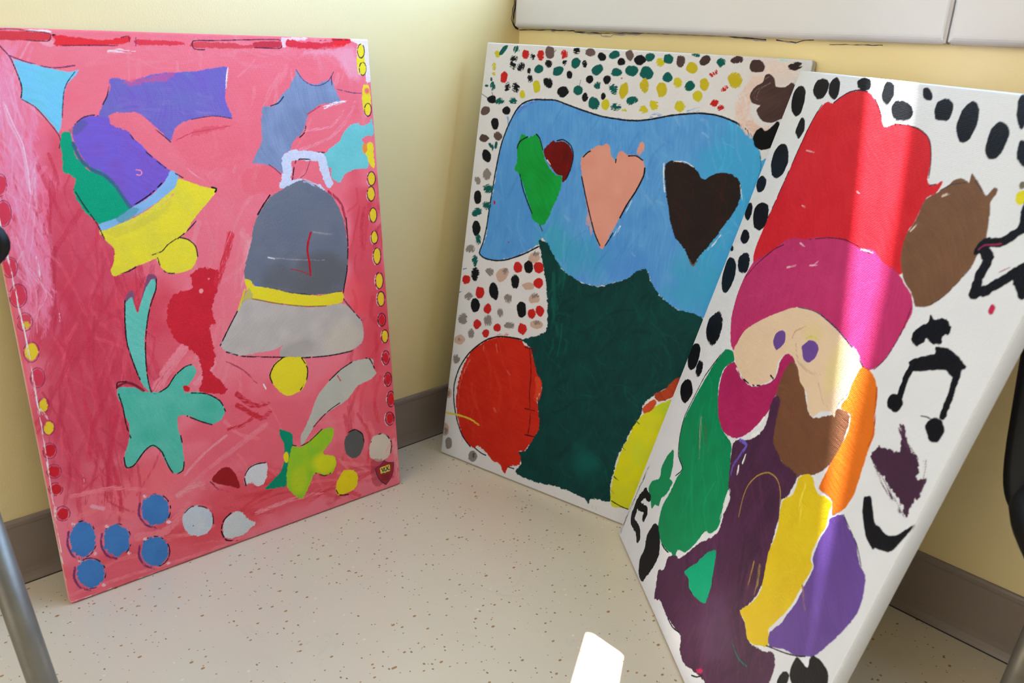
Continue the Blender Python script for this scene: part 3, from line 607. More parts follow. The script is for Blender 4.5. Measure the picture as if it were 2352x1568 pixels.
('f',(128,148,186),[4108,6907,4153,7004,4198,6907,4308,6821,4470,6802,4635,6857,4721,6832,4758,6693,4827,6559,4741,6522,4506,6521,4381,6435,4251,6357,4208,6221,4116,6093,3987,6011,3914,5858,3813,5820,3779,5583,3701,5563,3597,5670,3316,5726,3390,5844,3499,6034,3515,6282,3560,6491,3728,6506,3843,6624,3986,6738,4067,6846],{'rag':1.77,'c2':(108,126,164)}),
('f',(222,96,112),[3173,5625,3443,5681,3641,5642,3752,5534,3783,5373,3529,5267,3137,5333],{'rag':2.62,'a':0.5,'soft':1.94}),
('l',(90,60,100),14,[3565,5685,3652,5617,3732,5536],{'br':0.2}),
('l',(40,45,75),17,[3898,6630,3814,6546,3688,6506],{'br':0.1}),
('l',(60,60,110),12,[4139,7004,4229,6870,4361,6790,4504,6783,4656,6851,4750,6975],{'br':0.2}),
('l',(50,50,90),14,[4707,6913,4701,6788],{'br':0.1}),
('l',(60,60,110),11,[4791,6724,5050,6671,5203,6662],{'br':0.3}),
('l',(14,15,22),17,[4216,6233,4174,6109,4067,6032],{'br':0.4}),
('l',(235,225,240),48,[4544,6469,4772,6528,4963,6563],{'dry':0.5}),
('l',(200,60,80),20,[4253,6376,4374,6436,4481,6490],{'dry':0.2}),
('l',(232,130,150),55,[4083,5861,4610,6027,4939,6306,5075,6529],{'dry':0.4}),
('l',(236,145,165),41,[4185,6140,4626,6187,4872,6404],{'dry':0.5}),
('f',(112,194,204),[5356,6267,5367,6027,5223,6020,5146,5957,5209,5867,5227,5718,5225,5523,5058,5520,4836,5482,4700,5346,4569,5402,4569,5554,4432,5596,4420,5765,4529,5824,4754,5975,4869,6133,5054,6224,5197,6173,5278,6197],{'rag':1.73,'c2':(100,184,192)}),
('l',(14,15,22),17,[4330,5816,4476,5808],{'br':0.1}),
('l',(196,205,232),142,[3795,5417,3841,5578,3846,5742,3950,5799,4146,5781,4409,5734,4438,5582,4488,5415,4511,5347],{'rag':1.2}),
('l',(196,205,232),94,[3734,5377,4033,5398],{'rag':2}),
('l',(196,205,232),70,[4335,5309,4414,5210],{'rag':2}),
('l',(14,15,22),18,[3910,5446,3997,5720,4225,5719],{'br':0.3}),
('l',(150,60,90),12,[4223,5694,4132,5520,4040,5462],{'br':0.2}),
('f',(108,116,132),[3706,5309,3925,5394,4121,5417,4334,5296,4548,5125,4669,4877,4721,4612,4737,4291,4693,4002,4579,3637,4192,3645,3825,3707,3432,3847,3173,3943,2990,4096,3047,4340,3148,4570,3236,4853,3359,5037,3509,5212],{'rag':1.3,'c2':(98,108,128)}),
('b',(92,94,98),4091,3911,783,356,0.8,0),
('l',(140,142,150),21,[3419,4333,3977,4222,4308,4176],{'dry':0.4}),
('l',(140,142,150),28,[4168,4629,4535,4538],{'dry':0.4}),
('l',(200,205,215),20,[3393,4343,3486,4311],{'dry':0.2}),
('l',(60,62,75),28,[3433,3854,3848,3717,4174,3620,4563,3640],{'dry':0.4}),
('l',(190,200,225),55,[4106,5412,4349,5295],{'dry':0.5}),
('l',(14,15,22),21,[3527,5249,3410,5120,3307,4991],{'br':0.1}),
('l',(170,50,70),43,[4490,5217,4696,4997,4750,4512],{'dry':0.4}),
('l',(14,15,22),20,[4753,4787,4745,4374,4689,3961,4619,3723,4570,3553],{'br':0.3}),
('f',(226,212,46),[2988,4077,3096,4027,3115,3965,3433,3854,3825,3707,4190,3632,4569,3625,4545,3457,4172,3459,3778,3543,3410,3656,3065,3776,2916,3769,3012,3897],{'rag':0.93}),
('f',(175,172,110),[2916,3769,3043,3931,3079,3780,2922,3603,2814,3490],{'rag':1.33,'a':0.8}),
('f',(186,181,180),[2998,3781,3353,3652,3776,3530,4171,3445,4544,3443,4699,3315,4867,3116,4893,2859,4829,2700,4568,2622,4142,2649,3797,2704,3444,2782,3413,2886,3482,2983,3339,2923,3052,2937,2793,2946,2623,3030,2515,3160,2671,3406,2825,3627],{'rag':1.05,'c2':(170,168,166)}),
('b',(150,148,146),3753,2855,359,158,0.6,0),
('b',(196,190,172),4531,2909,303,303,0.5,0),
('l',(120,110,40),14,[3077,3767,3477,3624,3899,3508,4271,3449],{'br':0.2}),
('l',(14,15,22),18,[2824,3621,2671,3406,2510,3168],{'br':0.25}),
('l',(14,15,22),20,[2586,3052,2838,2929,3381,2796,3811,2693,4265,2629,4665,2623],{'br':0.35}),
('l',(50,50,60),19,[4568,3525,4743,3270,4874,3100],{'br':0.3}),
('l',(200,200,40),26,[2975,3922,2846,3636],{'dry':0.2}),
('l',(60,110,190),27,[3142,3967,3194,3946],{}),
('f',(225,212,44),[3451,2773,3746,2715,3829,2582,3823,2388,3743,2211,3625,2160,3453,2146,3301,2292,3204,2507,3268,2681],{'rag':0.97}),
('l',(14,15,22),19,[3451,2773,3297,2689,3208,2541,3236,2408],{'br':0.3}),
('l',(14,15,22),20,[3759,2698,3837,2515,3801,2328,3681,2190],{'br':0.3}),
('l',(168,28,42),37,[4123,4627,4065,4494,4036,4363,4047,4192,4049,4069,4047,3980],{}),
('l',(168,28,42),14,[3733,4116,3886,4066,4011,3993],{}),
('f',(184,187,180),[5020,2410,5022,2249,5081,2143,4954,2057,4697,2005,4490,1820,4173,1714,3951,1631,3819,1487,3696,1350,3595,1267,3606,1436,3677,1528,3815,1743,3960,2017,4191,2211,4421,2358,4673,2442],{'rag':1.04,'c2':(172,178,172)}),
('l',(200,60,70),18,[4348,2270,4394,2170],{}),
('l',(14,15,22),19,[4201,2224,4421,2358,4665,2444],{'br':0.35}),
('l',(14,15,22),20,[5047,2235,4977,2404,4897,2445],{'br':0.4}),
('l',(40,30,40),17,[3838,1519,4092,1698,4342,1798],{'br':0.4}),
('f',(0,138,108),[3262,1639,3360,1589,3469,1498,3446,1296,3378,1025,3298,779,3263,669,3109,691,2914,720,3013,814,3196,933,3276,1117,3305,1369,3264,1528],{'rag':1.19}),
('f',(158,198,36),[3446,1296,3592,1245,3744,1298,3945,1421,4136,1427,4192,1350,4127,1184,3969,1047,3994,977,4148,914,4183,770,4087,628,3928,648,3777,728,3684,589,3590,442,3496,366,3358,506,3282,640,3290,842,3345,1065,3408,1218],{'rag':1.24,'c2':(130,190,50)}),
('b',(214,214,30),3972,851,217,186,0.8,0),
('b',(196,206,36),3517,705,151,226,0.5,0),
('f',(222,210,28),[3360,1136,3345,1075,3314,1054,3289,1080,3278,1132,3277,1198,3306,1230,3335,1238,3359,1201],{'rag':0.7}),
('l',(14,15,22),17,[3449,1318,3579,1264,3752,1303,3986,1440],{'br':0.4}),
('l',(14,15,22),18,[3793,724,3942,628,4063,635],{'br':0.4}),
('f',(148,28,34),[2109,1159,2237,1273,2373,1286,2468,1170,2529,888,2374,970,2228,1048],{'rag':1.39}),
('l',(130,40,60),27,[2099,1134,2187,990,2342,879],{'dry':0.5}),
('f',(206,212,222),[2596,924,2656,1123,2799,1194,2988,1156,2980,973,2890,825,2790,829,2715,913],{'rag':1.92}),
('l',(14,15,22),19,[2621,893,2618,1041,2703,1159,2834,1190,2974,1168],{'br':0.3}),
('f',(86,90,92),[4492,1240,4569,1258,4695,1166,4728,966,4644,800,4513,761,4389,863,4351,1063,4396,1190],{'rag':1.08}),
('l',(14,15,22),20,[4451,1245,4578,1263,4710,1146,4730,990],{'br':0.3}),
('f',(204,199,190),[4941,1047,5115,1029,5246,893,5257,710,5155,561,4968,554,4823,696,4843,916],{'rag':1.47}),
('l',(14,15,22),21,[4863,950,4976,1045,5149,1019,5267,830,5233,635],{'br':0.4}),
('f',(224,208,30),[4307,612,4485,546,4556,402,4506,232,4349,188,4151,208,4125,361,4196,497],{'rag':1.42}),
('l',(14,15,22),20,[4128,305,4183,197,4346,149],{'br':0.3}),
('f',(198,206,214),[1629,738,1726,837,1866,823,2015,705,2055,545,2000,384,1885,325,1710,393,1616,551],{'rag':1.45,'c2':(180,196,214)}),
('l',(60,30,50),17,[1632,758,1772,842,1958,768,2057,617,2047,439],{'br':0.45}),
('f',(14,15,22),[1765,530,1759,523,1750,526,1746,537,1752,545,1761,541],{'rag':0.7}),
('f',(198,206,214),[2178,294,2240,462,2366,527,2507,490,2562,358,2697,240,2595,165,2487,100,2403,103,2266,126,2180,204],{'rag':1.91,'c2':(190,200,206)}),
('l',(14,15,22),21,[2332,532,2204,446,2156,287,2210,118,2376,53],{'br':0.25}),
('l',(120,50,100),31,[1078,1141,1040,983,1099,800,1229,701],{'dry':0.3}),
('f',(66,126,194),[1452,908,1424,792,1340,742,1234,737,1142,816,1082,918,1089,1039,1116,1152,1198,1202,1303,1209,1396,1133,1458,1031],{'rag':2.57,'c2':(60,116,186)}),
('l',(14,15,22),16,[1144,1190,1216,1224,1298,1218,1375,1174,1436,1098,1472,1001,1475,900,1444,810,1386,746,1310,719,1227,732],{'br':0.55}),
('f',(238,190,205),[1451,706,1433,689,1403,700,1391,729,1409,746,1439,735],{'rag':0.9,'dry':0.3}),
('f',(238,190,205),[1190,1212,1172,1194,1143,1204,1132,1232,1150,1248,1178,1239],{'rag':0.9,'dry':0.3}),
('l',(120,50,100),29,[135,1049,95,876,135,684,238,587],{'dry':0.3}),
('f',(66,126,194),[435,824,406,698,333,639,245,626,172,704,127,809,139,940,168,1063,239,1122,326,1137,400,1062,446,957],{'rag':2.38,'c2':(60,116,186)}),
('l',(14,15,22),15,[193,1106,255,1147,322,1147,385,1105,432,1027,456,926,453,817,423,718,372,646,307,611,239,620],{'br':0.55}),
('f',(238,190,205),[425,607,409,590,382,601,372,629,389,645,416,635],{'rag':0.9,'dry':0.3}),
('f',(238,190,205),[234,1131,217,1115,192,1125,183,1151,199,1168,225,1158],{'rag':0.9,'dry':0.3}),
('l',(120,50,100),30,[532,873,495,713,543,530,657,433],{'dry':0.3}),
('f',(66,126,194),[862,644,834,527,757,476,663,469,582,547,531,648,540,770,567,884,642,936,735,945,817,870,870,768],{'rag':2.47,'c2':(60,116,186)}),
('l',(14,15,22),15,[593,923,658,958,731,954,799,911,853,835,882,739,882,636,853,545,799,480,730,452,657,464],{'br':0.55}),
('f',(238,190,205),[857,441,840,424,812,436,801,464,819,481,847,469],{'rag':0.9,'dry':0.3}),
('f',(238,190,205),[636,945,618,928,592,939,582,965,599,982,625,972],{'rag':0.9,'dry':0.3}),
('l',(120,50,100),32,[985,510,948,359,1006,179,1133,78],{'dry':0.3}),
('f',(66,126,194),[1350,269,1323,158,1241,113,1138,112,1048,192,990,294,996,411,1023,519,1102,564,1204,567,1294,489,1355,388],{'rag':2.6,'c2':(60,116,186)}),
('l',(14,15,22),16,[1049,555,1120,584,1199,576,1274,530,1334,454,1368,358,1371,260,1342,174,1286,115,1212,91,1131,108],{'br':0.55}),
('f',(238,190,205),[1349,74,1331,56,1302,68,1291,98,1308,115,1338,103],{'rag':0.9,'dry':0.3}),
('f',(238,190,205),[1095,574,1076,557,1048,568,1036,596,1055,613,1083,602],{'rag':0.9,'dry':0.3}),
('l',(120,50,100),30,[130,516,93,372,145,200,262,102],{'dry':0.3}),
('f',(66,126,194),[468,281,441,176,364,134,267,134,184,212,131,310,139,421,165,524,241,567,336,568,420,493,475,395],{'rag':2.43,'c2':(60,116,186)}),
('l',(14,15,22),15,[191,558,257,586,331,577,401,532,456,458,487,367,488,273,460,191,406,135,336,114,261,130],{'br':0.55}),
('f',(238,190,205),[464,95,447,79,420,90,411,119,427,135,454,124],{'rag':0.9,'dry':0.3}),
('f',(238,190,205),[233,576,216,559,190,571,180,598,197,614,223,603],{'rag':0.9,'dry':0.3}),
('f',(226,212,46),[5189,7337,5255,7389,5319,7328,5304,7169,5329,7010,5274,6920,5183,6945,5164,7072],{'rag':0.94}),
('f',(226,212,46),[5245,6778,5339,6778,5359,6654,5360,6491,5331,6347,5253,6349,5208,6461,5215,6624],{'rag':0.97}),
('b',(226,90,100),5308,6700,49,49,0.9,0),
('f',(226,212,46),[5262,5925,5347,5894,5343,5759,5338,5522,5262,5574,5211,5713,5171,5802],{'rag':1.48}),
('f',(226,140,60),[5242,5832,5223,5779,5191,5751,5157,5760,5139,5807,5146,5866,5172,5909,5206,5915,5229,5881],{'rag':0.9,'dry':0.2}),
('l',(238,190,200),14,[5214,7176,5187,7221,5183,7288,5204,7352],{'br':0.5}),
('l',(50,30,50),15,[5198,7315,5224,7363,5261,7383,5294,7368,5313,7323,5312,7263,5289,7210,5254,7182,5219,7190,5196,7229,5192,7287],{'br':0.3}),
('l',(238,190,200),14,[5221,6922,5194,6965,5190,7028,5210,7089],{'br':0.5}),
('l',(50,30,50),15,[5205,7054,5231,7099,5267,7118,5301,7103,5320,7060,5319,7003,5297,6953,5262,6927,5226,6935,5202,6972,5199,7027],{'br':0.3}),
('l',(238,190,200),14,[5258,6311,5231,6357,5227,6422,5247,6484],{'br':0.5}),
('l',(50,30,50),15,[5242,6448,5268,6493,5305,6511,5339,6495,5359,6450,5358,6392,5336,6342,5300,6316,5264,6325,5239,6364,5236,6421],{'br':0.3}),
('f',(222,196,44),[5331,5351,5312,5285,5269,5255,5227,5272,5212,5330,5211,5394,5244,5439,5287,5454,5321,5416],{'rag':0.7}),
('l',(238,190,200),15,[5222,5245,5190,5297,5185,5370,5208,5437],{'br':0.5}),
('l',(50,30,50),16,[5202,5398,5232,5447,5274,5465,5314,5445,5337,5393,5336,5329,5310,5274,5269,5248,5228,5259,5200,5305,5195,5368],{'br':0.3}),
('f',(222,196,44),[5304,5112,5282,5041,5239,5016,5201,5037,5177,5088,5182,5159,5216,5204,5258,5224,5288,5177],{'rag':0.7}),
('l',(238,190,200),15,[5192,4999,5160,5055,5155,5133,5179,5205],{'br':0.5}),
('l',(50,30,50),16,[5173,5163,5203,5215,5245,5234,5285,5212,5308,5157,5306,5088,5280,5030,5239,5002,5198,5015,5170,5063,5166,5131],{'br':0.3}),
('f',(222,196,44),[5309,4770,5287,4703,5248,4666,5213,4697,5184,4744,5195,4818,5224,4876,5267,4879,5300,4841],{'rag':0.7}),
('l',(238,190,200),15,[5203,4656,5173,4714,5169,4792,5192,4865],{'br':0.5}),
('l',(50,30,50),16,[5186,4822,5215,4875,5256,4894,5293,4872,5315,4816,5313,4746,5288,4686,5249,4658,5209,4672,5183,4722,5179,4790],{'br':0.3}),
('f',(222,196,44),[5298,4410,5277,4353,5241,4335,5203,4335,5185,4392,5191,4455,5219,4504,5260,4517,5283,4466],{'rag':0.7}),
('l',(238,190,200),15,[5199,4311,5170,4363,5166,4433,5188,4498],{'br':0.5}),
('l',(50,30,50),16,[5182,4460,5209,4507,5247,4523,5283,4502,5304,4451,5302,4389,5279,4336,5242,4312,5204,4325,5179,4370,5176,4431],{'br':0.3}),
('f',(222,196,44),[5320,4099,5300,4031,5263,3982,5220,4004,5201,4075,5201,4161,5238,4223,5285,4233,5323,4184],{'rag':0.7}),
('l',(238,190,200),15,[5215,3970,5183,4037,5179,4128,5204,4211],{'br':0.5}),
('l',(50,30,50),16,[5197,4162,5229,4222,5272,4242,5312,4215,5335,4150,5333,4070,5306,4003,5263,3972,5221,3988,5193,4046,5189,4125],{'br':0.3}),
('f',(222,196,44),[5334,3689,5313,3609,5269,3567,5227,3599,5211,3670,5209,3753,5247,3803,5288,3806,5323,3768],{'rag':0.7}),
('l',(238,190,200),16,[5220,3562,5188,3630,5184,3722,5209,3806],{'br':0.5}),
('l',(50,30,50),17,[5202,3756,5234,3817,5278,3837,5319,3809,5342,3742,5340,3661,5312,3593,5269,3562,5227,3580,5199,3639,5195,3719],{'br':0.3}),
('f',(222,196,44),[5333,3379,5320,3308,5277,3273,5235,3299,5216,3364,5224,3433,5251,3492,5295,3493,5327,3447],{'rag':0.7}),
('l',(238,190,200),16,[5228,3265,5195,3328,5190,3412,5215,3488],{'br':0.5}),
('l',(50,30,50),17,[5208,3443,5240,3497,5284,3513,5325,3487,5349,3426,5347,3352,5320,3291,5277,3264,5234,3282,5206,3336,5201,3409],{'br':0.3}),
('f',(196,32,46),[5324,3022,5301,2970,5265,2938,5228,2969,5206,3015,5213,3071,5239,3112,5281,3127,5308,3077],{'rag':0.9,'dry':0.15}),
('l',(238,190,200),16,[5215,2924,5182,2982,5176,3057,5200,3124],{'br':0.5}),
('l',(50,30,50),17,[5194,3084,5225,3131,5269,3144,5310,3119,5335,3064,5334,2997,5308,2944,5265,2921,5221,2939,5192,2989,5187,3054],{'br':0.3}),
('f',(222,196,44),[5355,2727,5332,2673,5298,2635,5260,2659,5246,2719,5245,2784,5273,2840,5314,2832,5344,2792],{'rag':0.7}),
('l',(238,190,200),16,[5254,2629,5224,2686,5219,2763,5242,2830],{'br':0.5}),
('l',(50,30,50),17,[5236,2790,5264,2838,5304,2852,5341,2826,5363,2770,5361,2703,5337,2649,5298,2626,5259,2643,5233,2693,5229,2760],{'br':0.3}),
('f',(196,32,46),[5336,2355,5325,2288,5284,2269,5249,2296,5227,2347,5226,2416,5262,2449,5298,2450,5327,2415],{'rag':0.9,'dry':0.15}),
('l',(238,190,200),16,[5236,2248,5205,2311,5200,2393,5224,2466],{'br':0.5}),
('l',(50,30,50),17,[5217,2422,5248,2474,5290,2488,5330,2460,5353,2399,5351,2327,5325,2268,5284,2244,5242,2263,5215,2318,5210,2390],{'br':0.3}),
('f',(196,32,46),[5355,1961,5328,1909,5294,1886,5253,1892,5234,1955,5245,2018,5269,2073,5310,2068,5344,2029],{'rag':0.9,'dry':0.15}),
('l',(238,190,200),16,[5247,1856,5214,1920,5210,2004,5233,2078],{'br':0.5}),
('l',(50,30,50),17,[5227,2033,5258,2085,5301,2099,5341,2070,5364,2007,5362,1934,5336,1875,5295,1851,5253,1871,5225,1928,5220,2000],{'br':0.3}),
('f',(196,32,46),[5391,1595,5362,1536,5325,1500,5283,1521,5259,1588,5268,1666,5302,1713,5344,1724,5374,1669],{'rag':0.9,'dry':0.15}),
('l',(238,190,200),17,[5274,1476,5240,1550,5235,1645,5261,1729],{'br':0.5}),
('l',(50,30,50),18,[5254,1678,5287,1737,5333,1753,5376,1720,5400,1649,5398,1565,5370,1498,5325,1471,5280,1494,5251,1558,5247,1641],{'br':0.3}),
('f',(196,32,46),[5338,1248,5314,1196,5272,1170,5230,1201,5207,1255,5211,1314,5239,1361,5286,1349,5332,1318],{'rag':0.9,'dry':0.15}),
('l',(238,190,200),17,[5216,1156,5177,1221,5169,1303,5196,1372],{'br':0.5}),
('l',(50,30,50),18,[5190,1329,5225,1377,5275,1386,5323,1354,5352,1291,5352,1220,5322,1166,5273,1147,5223,1170,5189,1227,5182,1298],{'br':0.3}),
('f',(206,58,84),[130,4669,108,4592,56,4554,15,4590,-2,4652,5,4727,46,4780,94,4783,134,4748],{'rag':0.7}),
('l',(120,40,80),8,[-2,4732,36,4787,83,4805,124,4779,145,4718,136,4642,103,4579,56,4552,12,4568,-14,4623,-12,4697],{'br':0.3}),
('f',(206,58,84),[172,4305,145,4219,85,4184,30,4211,8,4288,27,4373,69,4444,132,4457,166,4388],{'rag':0.7}),
('l',(120,40,80),9,[13,4382,58,4445,114,4464,163,4433,188,4361,179,4274,140,4203,84,4173,31,4194,0,4258,1,4343],{'br':0.3}),
('f',(206,70,90),[174,3969,154,3905,103,3885,54,3901,35,3962,49,4025,86,4073,135,4074,180,4039],{'rag':0.7}),
('f',(216,180,60),[165,3926,146,3901,115,3889,78,3897,66,3929,70,3960,96,3977,131,3982,154,3955],{'rag':0.9,'dry':0.3}),
('l',(120,40,80),9,[34,4035,73,4083,124,4096,169,4070,193,4012,187,3943,152,3888,102,3866,54,3885,25,3937,24,4005],{'br':0.3}),
('f',(222,196,44),[189,3572,152,3509,107,3470,66,3503,36,3561,51,3646,97,3688,144,3695,180,3651],{'rag':0.9,'dry':0.15}),
('l',(120,40,80),9,[41,3650,82,3706,134,3721,179,3690,202,3623,194,3543,158,3479,106,3454,58,3475,29,3536,30,3614],{'br':0.3}),
('f',(206,58,84),[198,3226,174,3145,119,3133,76,3159,49,3220,57,3306,107,3345,157,3354,189,3300],{'rag':0.7}),
('l',(120,40,80),9,[56,3305,95,3359,145,3373,188,3342,209,3276,201,3199,167,3137,118,3112,72,3134,45,3194,46,3271],{'br':0.3}),
('f',(222,196,44),[181,2857,162,2797,127,2784,96,2797,84,2851,93,2912,124,2942,158,2961,177,2914],{'rag':0.9,'dry':0.15}),
('l',(120,40,80),9,[84,2918,113,2961,149,2973,179,2948,194,2895,187,2834,162,2785,126,2765,93,2782,75,2830,76,2891],{'br':0.3}),
('f',(222,196,44),[203,2537,175,2489,138,2460,101,2486,84,2540,99,2594,127,2635,166,2635,196,2598],{'rag':0.9,'dry':0.15}),
('l',(120,40,80),9,[83,2605,115,2645,156,2653,193,2627,212,2575,206,2515,178,2470,138,2454,99,2473,75,2520,75,2579],{'br':0.3}),
('f',(196,32,46),[167,2222,137,2180,98,2155,62,2186,35,2232,42,2293,81,2328,127,2326,164,2287],{'rag':0.9,'dry':0.15}),
('l',(120,40,80),9,[33,2300,69,2342,116,2349,158,2318,180,2262,175,2198,143,2150,97,2135,52,2157,25,2209,24,2273],{'br':0.3}),
('f',(196,32,46),[171,1929,150,1882,104,1871,61,1897,32,1945,43,1999,80,2032,126,2014,166,1984],{'rag':0.9,'dry':0.15}),
('l',(120,40,80),9,[31,2008,68,2043,118,2046,163,2016,188,1962,184,1905,152,1863,103,1852,55,1876,25,1925,22,1983],{'br':0.3}),
('f',(196,32,46),[149,1678,127,1635,84,1630,39,1645,23,1696,24,1749,65,1765,109,1772,142,1730],{'rag':0.9,'dry':0.15}),
('l',(120,40,80),10,[15,1755,50,1788,97,1790,140,1761,164,1710,160,1655,129,1616,83,1607,38,1630,9,1677,6,1732],{'br':0.3}),
('f',(196,32,46),[171,1312,157,1255,108,1241,62,1274,46,1330,55,1381,88,1413,133,1407,174,1370],{'rag':0.9,'dry':0.15}),
('l',(120,40,80),10,[35,1398,73,1436,123,1438,169,1405,195,1346,190,1283,157,1238,107,1227,58,1254,27,1308,25,1371],{'br':0.3}),
('f',(206,58,84),[186,5325,148,5238,97,5199,48,5213,27,5291,45,5389,92,5455,143,5468,174,5411],{'rag':0.7}),
('l',(120,40,80),8,[40,5392,81,5462,132,5487,174,5458,193,5386,182,5294,145,5216,95,5179,49,5196,24,5261,28,5350],{'br':0.3}),
('f',(206,58,84),[194,5663,162,5595,120,5560,82,5576,59,5632,79,5710,116,5762,157,5774,196,5745],{'rag':0.7}),
('l',(120,40,80),8,[69,5718,105,5778,150,5800,187,5776,204,5715,195,5636,163,5569,118,5537,78,5551,55,5606,59,5682],{'br':0.3}),
('l',(240,205,215),34,[43,1448,-22,1151],{'dry':0.6}),
('l',(240,215,225),27,[85,2823,158,2653],{'dry':0.6}),
('l',(240,205,220),23,[430,1794,417,1638],{'dry':0.5}),
('l',(240,205,220),21,[371,4766,365,4379],{'dry':0.6}),
('l',(240,205,220),16,[505,4015,487,3875],{'dry':0.6}),
('l',(238,222,228),20,[-34,7449,83,3755,-22,58],{'dry':0.5}),
('l',(238,222,228),21,[-16,28,2333,-5,5344,-1],{'dry':0.8}),
('f',(150,40,60),[4830,581,4974,617,5071,521,5037,119,4829,172],{'a':0.5,'rag':2.27}),
('l',(232,150,160),86,[5323,854,5352,97],{'dry':0.4}),
('l',(232,160,170),42,[5229,800,5075,561],{'dry':0.5})]
